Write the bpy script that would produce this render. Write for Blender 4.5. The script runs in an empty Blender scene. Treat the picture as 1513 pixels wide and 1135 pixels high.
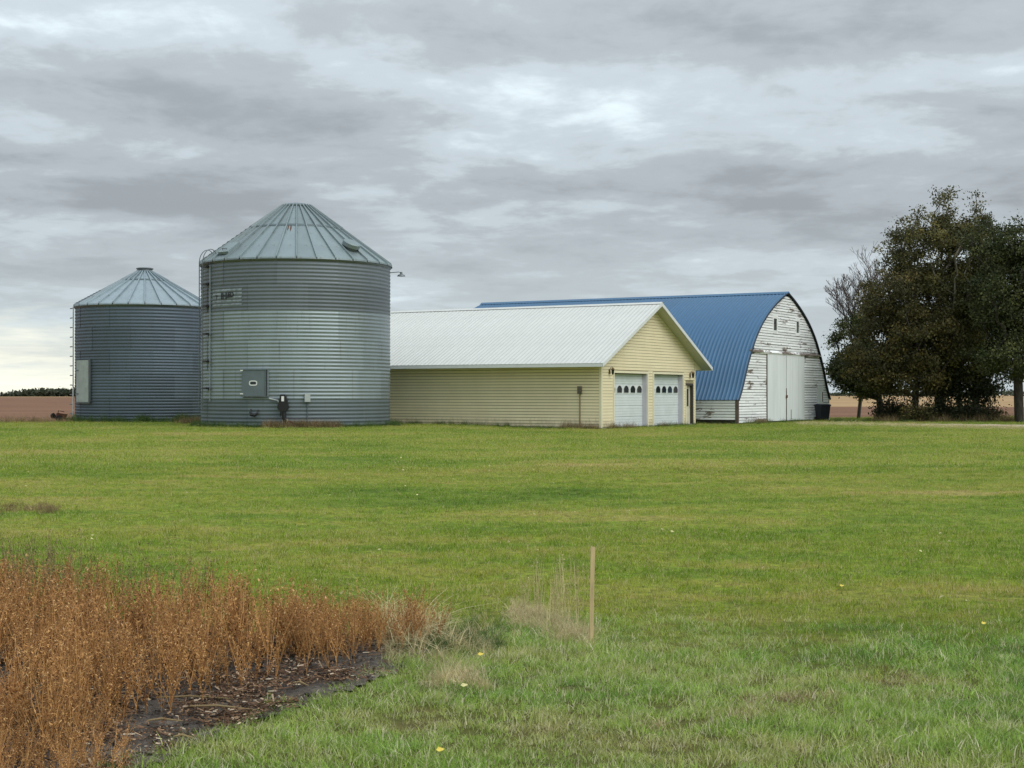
import bpy, math, random
import numpy as np
from mathutils import Vector, Matrix, noise as mnoise

random.seed(7)
rng = np.random.default_rng(7)
SC = bpy.context.scene
COL = SC.collection
R = math.radians

# ------------------------------------------------------------------ camera
F = 2150.0 / 1513.0
EYE = 1.6
cam_d = bpy.data.cameras.new("camera")
cam_d.sensor_width = 36.0
cam_d.lens = 36.0 * F
cam_d.clip_start = 0.1
cam_d.clip_end = 12000
cam = bpy.data.objects.new("camera", cam_d)
cam.location = (0, 0, EYE)
cam.rotation_euler = (R(90 + 0.41), 0, 0)
COL.objects.link(cam)
SC.camera = cam

SC.view_settings.view_transform = 'Standard'
SC.view_settings.look = 'None'
SC.view_settings.exposure = 0.36
SC.view_settings.gamma = 1.0

# ------------------------------------------------------------------ world: overcast
SUN_EL, SUN_AZ = R(46), R(128)          # azimuth clockwise from +Y: behind and to the right
W = bpy.data.worlds.new("World")
SC.world = W
W.use_nodes = True
wn, wl = W.node_tree.nodes, W.node_tree.links
wn.clear()

def wnode(t, **k):
    n = wn.new(t)
    for a, b in k.items():
        setattr(n, a, b)
    return n

def wmath(op, a, b=None, c=None, clamp=False):
    n = wn.new('ShaderNodeMath'); n.operation = op; n.use_clamp = clamp
    for i, v in enumerate((a, b, c)):
        if v is None: continue
        if isinstance(v, (int, float)): n.inputs[i].default_value = v
        else: wl.new(v, n.inputs[i])
    return n.outputs[0]

def wramp(fac, stops, interp='EASE'):
    n = wn.new('ShaderNodeValToRGB'); n.color_ramp.interpolation = interp
    el = n.color_ramp.elements
    while len(el) > 1: el.remove(el[-1])
    el[0].position = stops[0][0]; el[0].color = (*stops[0][1], 1)
    for p, c in stops[1:]:
        e = el.new(p); e.color = (*c, 1)
    wl.new(fac, n.inputs[0])
    return n.outputs[0]

def wmix(f, a, b, bt='MIX'):
    n = wn.new('ShaderNodeMix'); n.data_type = 'RGBA'; n.blend_type = bt
    for s, v in ((n.inputs[0], f), (n.inputs[6], a), (n.inputs[7], b)):
        if isinstance(v, (int, float)): s.default_value = v
        elif isinstance(v, tuple): s.default_value = (*v, 1)
        else: wl.new(v, s)
    return n.outputs[2]

tc = wnode('ShaderNodeTexCoord')
sp = wnode('ShaderNodeSeparateXYZ'); wl.new(tc.outputs['Generated'], sp.inputs[0])
dx, dy, dz = sp.outputs
zc = wmath('MAXIMUM', dz, 0.0)
zz = wmath('ADD', zc, 0.115)
cb = wnode('ShaderNodeCombineXYZ')
wl.new(wmath('DIVIDE', dx, zz), cb.inputs[0])
wl.new(wmath('DIVIDE', dy, zz), cb.inputs[1])

def wnoise(scale, detail, rough, dist, off, sx=1.0, sy=1.0):
    mp = wnode('ShaderNodeMapping'); mp.inputs[1].default_value = off
    mp.inputs[3].default_value = (sx, sy, 1)
    wl.new(cb.outputs[0], mp.inputs[0])
    n = wnode('ShaderNodeTexNoise'); n.inputs['Scale'].default_value = scale
    n.inputs['Detail'].default_value = detail; n.inputs['Roughness'].default_value = rough
    n.inputs['Distortion'].default_value = dist
    wl.new(mp.outputs[0], n.inputs['Vector'])
    return n.outputs[0]

n1 = wnoise(0.85, 6, 0.52, 0.2, (3.1, 7.7, 0), 1.0, 1.0)
n2 = wnoise(2.6, 7, 0.58, 0.25, (11.3, 2.2, 0), 0.92, 0.95)
n3 = wnoise(7.5, 6, 0.62, 0.4, (1.3, 5.2, 0), 1.15, 0.9)
mixn = wmath('ADD', wmath('ADD', wmath('MULTIPLY', n1, 0.57), wmath('MULTIPLY', n2, 0.33)), wmath('MULTIPLY', n3, 0.10))
mixn = wmath('ADD', wmath('MULTIPLY', wmath('SUBTRACT', mixn, 0.5), 1.18), 0.485)
def cloud_mass(cx, cz, w, h, amt):
    a = wmath('POWER', wmath('DIVIDE', wmath('SUBTRACT', dx, cx), w), 2.0)
    b = wmath('POWER', wmath('DIVIDE', wmath('SUBTRACT', dz, cz), h), 2.0)
    return wmath('MULTIPLY', wmath('SUBTRACT', 1.0, wmath('ADD', a, b), clamp=True), amt)
for q in ((0.03, 0.175, 0.20, 0.035, 0.036), (-0.28, 0.20, 0.22, 0.035, -0.05), (-0.18, 0.135, 0.30, 0.022, -0.045),
          (0.12, 0.118, 0.34, 0.022, -0.04), (0.30, 0.17, 0.12, 0.04, 0.0), (-0.30, 0.165, 0.12, 0.014, 0.045), (-0.33, 0.07, 0.16, 0.03, -0.03)):
    mixn = wmath('ADD', mixn, cloud_mass(*q))
clouds = wramp(mixn, [(0.35, (0.248, 0.272, 0.292)), (0.46, (0.322, 0.354, 0.378)),
                      (0.53, (0.405, 0.455, 0.488)), (0.65, (0.58, 0.66, 0.695))])
# a paler strip low on the horizon
low = wmath('SUBTRACT', 1.0, wmath('MULTIPLY', zc, 8.0), clamp=True)
clouds = wmix(wmath('MULTIPLY', low, 0.8), clouds, (0.50, 0.57, 0.60))
# clear yellow-white gap under the cloud deck, to the left
gap_az = wmath('MULTIPLY', wmath('SUBTRACT', wmath('MULTIPLY', dx, -1.0), 0.17), 7.0, clamp=True)
gap_el = wmath('SUBTRACT', 1.0, wmath('MULTIPLY', wmath('ADD', zc, wmath('MULTIPLY', wmath('SUBTRACT', n2, 0.5), 0.08)), 19.0), clamp=True)
clouds = wmix(wmath('MULTIPLY', gap_az, gap_el), clouds, (1.0, 0.98, 0.80))
# overcast luminance rises towards the zenith
grad = wmath('ADD', 0.94, wmath('MULTIPLY', zc, 1.35))
gcb = wnode('ShaderNodeCombineXYZ')
for i in range(3): wl.new(grad, gcb.inputs[i])
clouds = wmix(1.0, clouds, gcb.outputs[0], 'MULTIPLY')
SKY_STRENGTH = 0.1
scl = wmix(1.0, clouds, (1 / SKY_STRENGTH,) * 3, 'MULTIPLY')
sky = wnode('ShaderNodeTexSky', sky_type='NISHITA', sun_disc=False)
sky.sun_elevation = SUN_EL; sky.sun_rotation = SUN_AZ
fin = wmix(0.96, sky.outputs[0], scl)
bg = wnode('ShaderNodeBackground'); bg.inputs[1].default_value = SKY_STRENGTH
wl.new(fin, bg.inputs[0])
wo = wnode('ShaderNodeOutputWorld'); wl.new(bg.outputs[0], wo.inputs[0])

sun_d = bpy.data.lights.new("sun", 'SUN')
sun_d.energy = 1.25; sun_d.angle = R(45); sun_d.color = (1.0, 0.965, 0.90)
sun = bpy.data.objects.new("sun", sun_d)
sdir = Vector((math.sin(SUN_AZ) * math.cos(SUN_EL), math.cos(SUN_AZ) * math.cos(SUN_EL), math.sin(SUN_EL)))
sun.rotation_euler = sdir.to_track_quat('Z', 'Y').to_euler()
sun.location = sdir * 200
COL.objects.link(sun)

# ------------------------------------------------------------------ material helpers
class N:
    def __init__(s, name):
        s.m = bpy.data.materials.new(name); s.m.use_nodes = True
        s.t = s.m.node_tree; s.n = s.t.nodes; s.l = s.t.links
        s.b = s.n['Principled BSDF']
        s.tc = s.n.new('ShaderNodeTexCoord')
        s.geo = s.n.new('ShaderNodeNewGeometry')
    def put(s, sock, v):
        if isinstance(v, (int, float)): sock.default_value = v
        elif isinstance(v, tuple):
            sock.default_value = (*v, 1) if len(v) == 3 and sock.type == 'RGBA' else v
        else: s.l.new(v, sock)
    def vec(s, kind='obj', scale=(1, 1, 1), rot=(0, 0, 0), loc=(0, 0, 0)):
        src = s.tc.outputs['Object'] if kind == 'obj' else s.geo.outputs['Position']
        mp = s.n.new('ShaderNodeMapping')
        mp.inputs[3].default_value = scale; mp.inputs[2].default_value = rot; mp.inputs[1].default_value = loc
        s.l.new(src, mp.inputs[0]); return mp.outputs[0]
    def noise(s, v, scale, detail=4, rough=0.55, dist=0.0):
        n = s.n.new('ShaderNodeTexNoise'); s.l.new(v, n.inputs['Vector'])
        n.inputs['Scale'].default_value = scale; n.inputs['Detail'].default_value = detail
        n.inputs['Roughness'].default_value = rough; n.inputs['Distortion'].default_value = dist
        return n.outputs[0]
    def ramp(s, f, stops, interp='LINEAR'):
        n = s.n.new('ShaderNodeValToRGB'); n.color_ramp.interpolation = interp
        el = n.color_ramp.elements
        while len(el) > 1: el.remove(el[-1])
        c = lambda q: (q, q, q, 1) if isinstance(q, (int, float)) else (*q, 1)
        el[0].position = stops[0][0]; el[0].color = c(stops[0][1])
        for p, q in stops[1:]:
            e = el.new(p); e.color = c(q)
        s.put(n.inputs[0], f); return n.outputs[0]
    def mix(s, f, a, b, bt='MIX'):
        n = s.n.new('ShaderNodeMix'); n.data_type = 'RGBA'; n.blend_type = bt
        s.put(n.inputs[0], f); s.put(n.inputs[6], a); s.put(n.inputs[7], b); return n.outputs[2]
    def math(s, op, a, b=None, clamp=False):
        n = s.n.new('ShaderNodeMath'); n.operation = op; n.use_clamp = clamp
        s.put(n.inputs[0], a)
        if b is not None: s.put(n.inputs[1], b)
        return n.outputs[0]
    def sep(s, v):
        n = s.n.new('ShaderNodeSeparateXYZ'); s.l.new(v, n.inputs[0]); return n.outputs
    def rnd(s):
        return s.n.new('ShaderNodeObjectInfo').outputs['Random']
    def attr(s, name):
        n = s.n.new('ShaderNodeAttribute'); n.attribute_name = name; return n.outputs['Fac']
    def bump(s, h, dist=0.01, strength=1.0):
        n = s.n.new('ShaderNodeBump'); n.inputs['Distance'].default_value = dist
        n.inputs['Strength'].default_value = strength; s.put(n.inputs['Height'], h)
        s.l.new(n.outputs[0], s.b.inputs['Normal'])
    def done(s, col, rough=0.8, metal=0.0, spec=0.5):
        s.put(s.b.inputs['Base Color'], col); s.put(s.b.inputs['Roughness'], rough)
        s.b.inputs['Metallic'].default_value = metal
        s.b.inputs['Specular IOR Level'].default_value = spec
        return s.m

def dull(name, c, rough=0.8, var=0.18, scale=3.0, metal=0.0, spec=0.4, stretch=(1, 1, 1), bump=0.0, rndv=0.0):
    g = N(name)
    v = g.vec('obj', stretch)
    n = g.noise(v, scale, 5, 0.6)
    a = tuple(q * (1 - var) for q in c); b = tuple(min(1, q * (1 + var)) for q in c)
    col = g.ramp(n, [(0.3, a), (0.7, b)])
    if rndv:
        k = g.ramp(g.rnd(), [(0, 1 - rndv), (1, 1 + rndv)])
        col = g.mix(1.0, col, k, 'MULTIPLY')
    if bump: g.bump(n, bump)
    return g.done(col, rough, metal, spec)

def galv(name, c, rough=0.42, metal=0.75, streak=0.12):
    g = N(name)
    v = g.vec('obj', (1, 1, 0.12))
    st = g.noise(v, 2.2, 5, 0.6)
    sg = g.noise(g.vec('obj'), 26, 2, 0.5)
    bl = g.noise(g.vec('obj'), 0.7, 3, 0.5)
    k = g.math('ADD', g.math('MULTIPLY', st, 0.5), g.math('ADD', g.math('MULTIPLY', sg, 0.2), g.math('MULTIPLY', bl, 0.3)))
    col = g.ramp(k, [(0.35, tuple(q * (1 - streak) for q in c)), (0.65, tuple(q * (1 + streak) for q in c))])
    kk = g.ramp(g.rnd(), [(0, 0.86), (1, 1.08)])
    col = g.mix(1.0, col, kk, 'MULTIPLY')
    run = g.noise(g.vec('obj', (4.0, 4.0, 0.22), loc=(5, 1, 2)), 1.4, 4, 0.6)
    col = g.mix(g.ramp(run, [(0.60, 0.0), (0.74, 0.55)]), col, (0.13, 0.105, 0.085))
    rr = g.ramp(st, [(0.3, rough - 0.06), (0.7, rough + 0.1)])
    return g.done(col, rr, metal)

MT = {}
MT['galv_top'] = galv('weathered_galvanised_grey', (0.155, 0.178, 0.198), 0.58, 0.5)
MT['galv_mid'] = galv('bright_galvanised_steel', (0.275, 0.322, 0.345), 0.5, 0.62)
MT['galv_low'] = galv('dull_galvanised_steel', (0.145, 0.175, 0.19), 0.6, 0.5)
MT['galv_small'] = galv('dark_bluish_galvanised_steel', (0.108, 0.138, 0.170), 0.56, 0.55)
MT['galv_roof'] = galv('galvanised_roof_steel', (0.24, 0.295, 0.305), 0.5, 0.5)
MT['galv_roof2'] = galv('bluish_galvanised_roof', (0.30, 0.365, 0.395), 0.5, 0.5)
MT['galv_trim'] = galv('dark_steel_trim', (0.17, 0.19, 0.20), 0.5)
MT['seam'] = galv('lapped_roof_seam_steel', (0.14, 0.18, 0.19), 0.5, 0.6)
MT['panel_grey'] = dull('painted_bin_door_grey', (0.13, 0.165, 0.18), 0.5, 0.1)
MT['panel_pale'] = dull('pale_grey_green_door', (0.36, 0.40, 0.38), 0.55, 0.12)
MT['black'] = dull('black_rubber_and_paint', (0.014, 0.014, 0.015), 0.5, 0.3)
MT['black_letter'] = dull('faded_black_paint', (0.03, 0.035, 0.04), 0.8, 0.4)
MT['white_label'] = dull('white_sticker', (0.78, 0.78, 0.76), 0.6, 0.05)
MT['rust'] = dull('rusty_iron', (0.10, 0.035, 0.018), 0.85, 0.5, 6)
MT['concrete'] = dull('weathered_concrete', (0.30, 0.28, 0.25), 0.9, 0.25, 5, bump=0.01)
MT['box_grey'] = dull('light_grey_box', (0.42, 0.45, 0.45), 0.5, 0.08)
g = N('pale_cream_vinyl_siding')
n_ = g.noise(g.vec('obj', (1, 1, 0.4)), 1.1, 5, 0.6); z_ = g.sep(g.tc.outputs['Object'])[2]
c = g.ramp(n_, [(0.3, (0.80, 0.70, 0.465)), (0.7, (0.86, 0.76, 0.52))])
c = g.mix(1.0, c, g.ramp(g.rnd(), [(0, 0.95), (1, 1.02)]), 'MULTIPLY')
spl = g.math('SUBTRACT', g.math('ADD', g.math('MULTIPLY', g.noise(g.vec('obj', (2.5, 2.5, 1)), 2.5, 5, 0.7), 0.9), -0.12), g.math('MULTIPLY', z_, 0.75), clamp=True)
MT['siding'] = g.done(g.mix(g.math('MULTIPLY', spl, 1.6, clamp=True), c, (0.33, 0.26, 0.15)), 0.5)
MT['corner'] = dull('cream_corner_trim', (0.80, 0.74, 0.55), 0.5, 0.04)
MT['sheath'] = dull('sheathing', (0.34, 0.29, 0.18), 0.9, 0.1)
MT['white_trim'] = dull('white_aluminium_trim', (0.70, 0.72, 0.72), 0.45, 0.05)
MT['soffit'] = dull('off_white_soffit', (0.48, 0.47, 0.40), 0.6, 0.06)
MT['jamb'] = dull('pale_lilac_grey_jamb', (0.62, 0.60, 0.66), 0.6, 0.05)
MT['door_white'] = dull('white_overhead_door', (0.68, 0.73, 0.74), 0.5, 0.07, 1.5)
MT['door_cream'] = dull('cream_entry_door', (0.62, 0.58, 0.46), 0.55, 0.06)
MT['brown_frame'] = dull('dark_brown_frame', (0.06, 0.05, 0.038), 0.7, 0.2)
MT['brass'] = dull('tarnished_brass', (0.22, 0.15, 0.07), 0.45, 0.25, 10, metal=0.6)
g = N('dark_glass'); MT['glass'] = g.done(g.ramp(g.noise(g.vec('obj'), 2.0), [(0.3, (0.010, 0.013, 0.014)), (0.7, (0.022, 0.03, 0.03))]), 0.12, 0.0, 0.5)
MT['stake'] = dull('weathered_lath_wood', (0.56, 0.43, 0.23), 0.85, 0.25, 14, stretch=(3, 3, 0.3), bump=0.002)
MT['cart'] = dull('navy_plastic', (0.010, 0.013, 0.022), 0.42, 0.2)
MT['barn_dark'] = dull('dark_barn_interior_boards', (0.035, 0.028, 0.022), 0.9, 0.3)
MT['blue_trim'] = dull('dark_blue_steel_trim', (0.012, 0.022, 0.045), 0.5, 0.2)

def paint_metal(name, c, rough, rndv=0.05, dirt=0.08):
    g = N(name)
    n = g.noise(g.vec('obj', (1, 1, 0.25)), 1.3, 5, 0.6)
    col = g.ramp(n, [(0.3, tuple(q * (1 - dirt) for q in c)), (0.7, tuple(q * (1 + dirt * 0.6) for q in c))])
    col = g.mix(1.0, col, g.ramp(g.rnd(), [(0, 1 - rndv), (1, 1.0)]), 'MULTIPLY')
    return g.done(col, rough, 0.0, 0.55)
MT['white_roof'] = paint_metal('white_painted_steel_roof', (0.60, 0.61, 0.575), 0.55, 0.03, 0.07)
MT['blue_roof'] = paint_metal('blue_painted_steel_roof', (0.026, 0.115, 0.235), 0.45, 0.10)

def peeling(name, amount=0.0):
    g = N(name)
    v1 = g.vec('obj', (0.8, 0.8, 6.5)); v2 = g.vec('obj', (3.0, 3.0, 14)); v3 = g.vec('obj', (0.28, 0.28, 0.9), loc=(4, 2, 1))
    a = g.noise(v1, 1.3, 5, 0.65, 0.4); b = g.noise(v2, 2.4, 4, 0.65); c = g.noise(v3, 1.6, 3, 0.55)
    z = g.sep(g.tc.outputs['Object'])[2]
    # boards just above the door line and near the peak are worn bare most
    def band(z0, w):
        return g.math('SUBTRACT', 1.0, g.math('DIVIDE', g.math('ABSOLUTE', g.math('SUBTRACT', z, z0)), w), clamp=True)
    s_ = g.math('ADD', g.math('MULTIPLY', a, 0.40), g.math('ADD', g.math('MULTIPLY', b, 0.22), g.math('MULTIPLY', c, 0.46)))
    s_ = g.math('ADD', s_, g.math('MULTIPLY', g.math('MAXIMUM', band(4.25, 0.5), g.math('MAXIMUM', band(6.9, 0.9), band(2.15, 0.35))), 0.035))
    bare = g.ramp(s_, [(0.628 - amount, 0.0), (0.645 - amount, 1.0)])
    wood = g.ramp(b, [(0.35, (0.075, 0.06, 0.052)), (0.65, (0.26, 0.21, 0.17))])
    dirtc = g.ramp(g.noise(g.vec('obj', (1, 1, 3)), 3.0, 4, 0.6), [(0.3, (0.78, 0.80, 0.81)), (0.65, (0.90, 0.92, 0.92))])
    paint = g.mix(1.0, dirtc, g.ramp(g.rnd(), [(0, 0.86), (1, 1.04)]), 'MULTIPLY')
    g.bump(bare, 0.004, 0.6)
    return g.done(g.mix(bare, paint, wood), 0.75, 0, 0.3)
MT['peel'] = peeling('peeling_white_paint_on_clapboard')
MT['peel_more'] = peeling('badly_peeled_clapboard', 0.022)
MT['barn_door'] = paint_metal('flat_white_plywood_door', (0.76, 0.80, 0.82), 0.7, 0.03, 0.09)
MT['ledge'] = peeling('bare_weathered_ledge', 0.10)
MT['old_wood'] = dull('weathered_brown_board', (0.13, 0.10, 0.085), 0.9, 0.4, 5, stretch=(1, 1, 0.3))

# ------------------------------------------------------------------ mesh helpers
def link(o, parent=None):
    COL.objects.link(o)
    if parent is not None: o.parent = parent
    return o

def mesh(name, v, f, mat, smooth=False):
    me = bpy.data.meshes.new(name)
    me.from_pydata([tuple(map(float, q)) for q in v], [], f)
    if mat is not None: me.materials.append(mat)
    if smooth: me.polygons.foreach_set('use_smooth', [True] * len(me.polygons))
    me.update()
    return me

def fast_mesh(name, V, Fc, mat, smooth=False):
    V = np.asarray(V, np.float32); Fc = np.asarray(Fc, np.int32); k = Fc.shape[1]
    me = bpy.data.meshes.new(name)
    me.vertices.add(len(V)); me.vertices.foreach_set('co', V.ravel())
    me.loops.add(Fc.size); me.loops.foreach_set('vertex_index', Fc.ravel())
    me.polygons.add(len(Fc)); me.polygons.foreach_set('loop_start', np.arange(0, Fc.size, k, dtype=np.int32))
    me.update(calc_edges=True)
    if mat is not None: me.materials.append(mat)
    if smooth: me.polygons.foreach_set('use_smooth', [True] * len(me.polygons))
    return me

def put(name, me, parent=None, loc=(0, 0, 0), rot=(0, 0, 0)):
    o = bpy.data.objects.new(name, me); o.location = loc; o.rotation_euler = rot
    return link(o, parent)

def tag(o, label=None, cat=None, group=None, kind=None):
    if label: o['label'] = label
    if cat: o['category'] = cat
    if group: o['group'] = group
    if kind: o['kind'] = kind
    return o

def thing(name, label, cat, loc=(0, 0, 0), rz=0.0, group=None):
    o = bpy.data.objects.new(name, None); o.empty_display_size = 0.3
    o.location = loc; o.rotation_euler = (0, 0, rz); COL.objects.link(o)
    return tag(o, label, cat, group)

class M:
    def __init__(s): s.v = []; s.f = []
    def add(s, v, f):
        k = len(s.v); s.v += [tuple(map(float, q)) for q in v]; s.f += [tuple(i + k for i in q) for q in f]; return s
    def box(s, x0, y0, z0, x1, y1, z1):
        return s.add([(x0, y0, z0), (x1, y0, z0), (x1, y1, z0), (x0, y1, z0), (x0, y0, z1), (x1, y0, z1), (x1, y1, z1), (x0, y1, z1)],
                     [(0, 3, 2, 1), (4, 5, 6, 7), (0, 1, 5, 4), (1, 2, 6, 5), (2, 3, 7, 6), (3, 0, 4, 7)])
    def prism(s, poly, axis, a, b):
        """poly in the two other axes, extruded along axis from a to b"""
        n = len(poly)
        def P(p, t):
            return {'x': (t, p[0], p[1]), 'y': (p[0], t, p[1]), 'z': (p[0], p[1], t)}[axis]
        v = [P(p, a) for p in poly] + [P(p, b) for p in poly]
        f = [tuple(range(n))[::-1], tuple(range(n, 2 * n))] + [(i, (i + 1) % n, (i + 1) % n + n, i + n) for i in range(n)]
        return s.add(v, f)
    def tube(s, pts, r, n=6, closed_ends=True):
        pts = [Vector(p) for p in pts]; rr = r if isinstance(r, (list, tuple)) else [r] * len(pts)
        v = []; f = []
        for i, p in enumerate(pts):
            d = (pts[min(i + 1, len(pts) - 1)] - pts[max(i - 1, 0)]).normalized()
            u = d.cross(Vector((0, 0, 1)))
            if u.length < 0.05: u = d.cross(Vector((0, 1, 0)))
            u.normalize(); w = d.cross(u)
            for k in range(n):
                a = 2 * math.pi * k / n
                v.append(p + (u * math.cos(a) + w * math.sin(a)) * rr[i])
        for i in range(len(pts) - 1):
            for k in range(n):
                f.append((i * n + k, i * n + (k + 1) % n, (i + 1) * n + (k + 1) % n, (i + 1) * n + k))
        if closed_ends:
            f.append(tuple(range(n))[::-1]); f.append(tuple((len(pts) - 1) * n + k for k in range(n)))
        return s.add(v, f)
    def lathe(s, prof, n=32, c=(0, 0, 0)):
        v = []; f = []
        for r, z in prof:
            for k in range(n):
                a = 2 * math.pi * k / n
                v.append((c[0] + r * math.cos(a), c[1] + r * math.sin(a), c[2] + z))
        m = len(prof)
        for i in range(m - 1):
            for k in range(n):
                f.append((i * n + k, i * n + (k + 1) % n, (i + 1) * n + (k + 1) % n, (i + 1) * n + k))
        f.append(tuple((m - 1) * n + k for k in range(n))); f.append(tuple(range(n))[::-1])
        return s.add(v, f)
    def build(s, name, mat, parent=None, smooth=False, loc=(0, 0, 0), rot=(0, 0, 0)):
        return put(name, mesh(name, s.v, s.f, mat, smooth), parent, loc, rot)

def sstep(t):
    t = np.clip(t, 0, 1); return t * t * (3 - 2 * t)

def terrain(x, y):
    x = np.asarray(x, float); y = np.asarray(y, float)
    rise = 0.13 * sstep((y - 50) / 12) * sstep((1.5 - x) / 5.0)
    roll = 0.035 * np.sin(x * 0.23 + 1.2) * np.sin(y * 0.17) * sstep((y - 12) / 10) * sstep((62 - y) / 8)
    roll2 = 0.018 * np.sin(x * 1.9 + y * 0.7) * np.sin(y * 1.3 - x * 0.4) * sstep((y - 4) / 3)  * sstep((40 - y) / 8)
    return rise + roll + roll2

def lawn_edge(x):
    x = np.asarray(x, float)
    return np.clip(76 + (x + 27) * 0.47, 75.0, 112.0)

def gx(px, d): return (px - 756.5) / 2150.0 * d      # a point on a ray at distance d, for laying out the survey

# ------------------------------------------------------------------ ground
def sheet(name, xs, yfun, nt, mat, dz, kind='structure', label=None):
    xs = np.asarray(xs, float); T = np.linspace(0, 1, nt)
    V = []; 
    for x in xs:
        y0, y1 = yfun(x)
        yy = y0 + (y1 - y0) * T ** 1.8
        zz_ = terrain(np.full(nt, x), yy) + dz
        V.append(np.stack([np.full(nt, x), yy, zz_], 1))
    V = np.concatenate(V); n = len(xs)
    i = np.arange(n - 1)[:, None]; j = np.arange(nt - 1)[None, :]
    a = (i * nt + j).ravel()
    Fc = np.stack([a, a + nt, a + nt + 1, a + 1], 1)
    o = put(name, fast_mesh(name, V, Fc, mat, True))
    return tag(o, label, None, None, kind)

g = N('tan_stubble_far_field')
n_ = g.noise(g.vec('pos', (0.004, 0.02, 1)), 3, 5, 0.6)
MT['tan'] = g.done(g.ramp(n_, [(0.3, (0.30, 0.19, 0.095)), (0.7, (0.44, 0.30, 0.16))]), 0.95, 0, 0.1)
g = N('brown_field_stubble')
n_ = g.noise(g.vec('pos', (0.02, 0.09, 1)), 2.5, 5, 0.6); n2_ = g.noise(g.vec('pos', (1, 4, 1)), 1.5, 4, 0.7)
k_ = g.math('ADD', g.math('MULTIPLY', n_, 0.6), g.math('MULTIPLY', n2_, 0.4))
MT['brown_field'] = g.done(g.ramp(k_, [(0.33, (0.135, 0.070, 0.042)), (0.52, (0.20, 0.108, 0.066)), (0.68, (0.285, 0.165, 0.10))]), 0.95, 0, 0.1)
g.bump(n2_, 0.05)

def grass_tone(g, rough=False):
    """patches of green, yellow-green and dry straw across the lawn"""
    big = g.noise(g.vec('pos', (0.11, 0.24, 0)), 1.0, 4, 0.6, 0.6)
    mid = g.noise(g.vec('pos', (0.5, 1.2, 0), loc=(9, 3, 0)), 1.0, 4, 0.65)
    sml = g.noise(g.vec('pos', (3.0, 5.0, 0), loc=(2, 8, 0)), 1.0, 5, 0.7)
    k = g.math('ADD', g.math('MULTIPLY', big, 0.42), g.math('ADD', g.math('MULTIPLY', mid, 0.30), g.math('MULTIPLY', sml, 0.28)))
    if rough:
        return k, g.ramp(k, [(0.36, (0.13, 0.29, 0.065)), (0.44, (0.24, 0.42, 0.085)), (0.50, (0.37, 0.52, 0.10)), (0.56, (0.50, 0.53, 0.17)), (0.63, (0.66, 0.56, 0.28))])
    return k, g.ramp(k, [(0.37, (0.095, 0.205, 0.016)), (0.44, (0.190, 0.318, 0.026)), (0.505, (0.308, 0.405, 0.040)), (0.555, (0.43, 0.44, 0.075)), (0.615, (0.58, 0.46, 0.17))])

g = N('lawn_turf_base')
k, c = grass_tone(g)
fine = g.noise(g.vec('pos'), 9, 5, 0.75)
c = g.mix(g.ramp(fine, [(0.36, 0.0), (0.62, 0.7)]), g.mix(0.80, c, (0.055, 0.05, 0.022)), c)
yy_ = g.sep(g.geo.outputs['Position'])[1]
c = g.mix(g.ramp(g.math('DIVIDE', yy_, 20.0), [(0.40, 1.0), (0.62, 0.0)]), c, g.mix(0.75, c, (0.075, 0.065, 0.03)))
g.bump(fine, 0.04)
MT['turf'] = g.done(c, 0.95, 0, 0.1)

def blade_mat(name, rough):
    g = N(name)
    k, c = grass_tone(g, rough)
    r = g.attr('rnd')
    straw = g.ramp(g.math('MULTIPLY', g.math('ADD', r, g.math('MULTIPLY', k, 0.9)), 0.5), [(0.605, 0.0), (0.66, 1.0)])
    c = g.mix(1.0, c, g.ramp(r, [(0, 0.50), (1, 1.45)]), 'MULTIPLY')
    c = g.mix(1.0, c, g.ramp(g.rnd(), [(0, 0.74), (1, 1.24)]), 'MULTIPLY')
    c = g.mix(straw, c, (0.56, 0.48, 0.26) if not rough else (0.78, 0.72, 0.50))
    m = g.done(c, 0.6, 0, 0.25)
    tr = g.n.new('ShaderNodeBsdfTranslucent'); g.l.new(c, tr.inputs[0])
    mx = g.n.new('ShaderNodeMixShader'); mx.inputs[0].default_value = 0.42
    out = g.n['Material Output']
    g.l.new(g.b.outputs[0], mx.inputs[1]); g.l.new(tr.outputs[0], mx.inputs[2]); g.l.new(mx.outputs[0], out.inputs[0])
    return m
MT['blade'] = blade_mat('mown_grass_blades', False)
MT['blade_rough'] = blade_mat('rough_verge_grass_blades', True)

def solid_leaf(name, stops, transl=0.25, rough=0.7):
    g = N(name)
    r = g.attr('rnd')
    c = g.ramp(r, stops)
    c = g.mix(1.0, c, g.ramp(g.rnd(), [(0, 0.75), (1, 1.2)]), 'MULTIPLY')
    m = g.done(c, rough, 0, 0.25)
    tr = g.n.new('ShaderNodeBsdfTranslucent'); g.l.new(c, tr.inputs[0])
    mx = g.n.new('ShaderNodeMixShader'); mx.inputs[0].default_value = transl
    g.l.new(g.b.outputs[0], mx.inputs[1]); g.l.new(tr.outputs[0], mx.inputs[2])
    g.l.new(mx.outputs[0], g.n['Material Output'].inputs[0])
    return m
MT['soy'] = solid_leaf('dry_soybean_stems_and_pods', [(0, (0.13, 0.060, 0.028)), (0.45, (0.43, 0.212, 0.074)), (0.85, (0.63, 0.355, 0.135)), (1, (0.66, 0.45, 0.22))], 0.12, 0.8)
MT['weed_dark'] = solid_leaf('dry_dark_weed', [(0, (0.10, 0.068, 0.036)), (0.6, (0.25, 0.175, 0.092)), (1, (0.45, 0.35, 0.19))], 0.15, 0.85)
MT['weed_tan'] = solid_leaf('dry_tan_grass', [(0, (0.36, 0.27, 0.14)), (0.6, (0.68, 0.58, 0.33)), (1, (0.82, 0.74, 0.47))], 0.3, 0.8)
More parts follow.
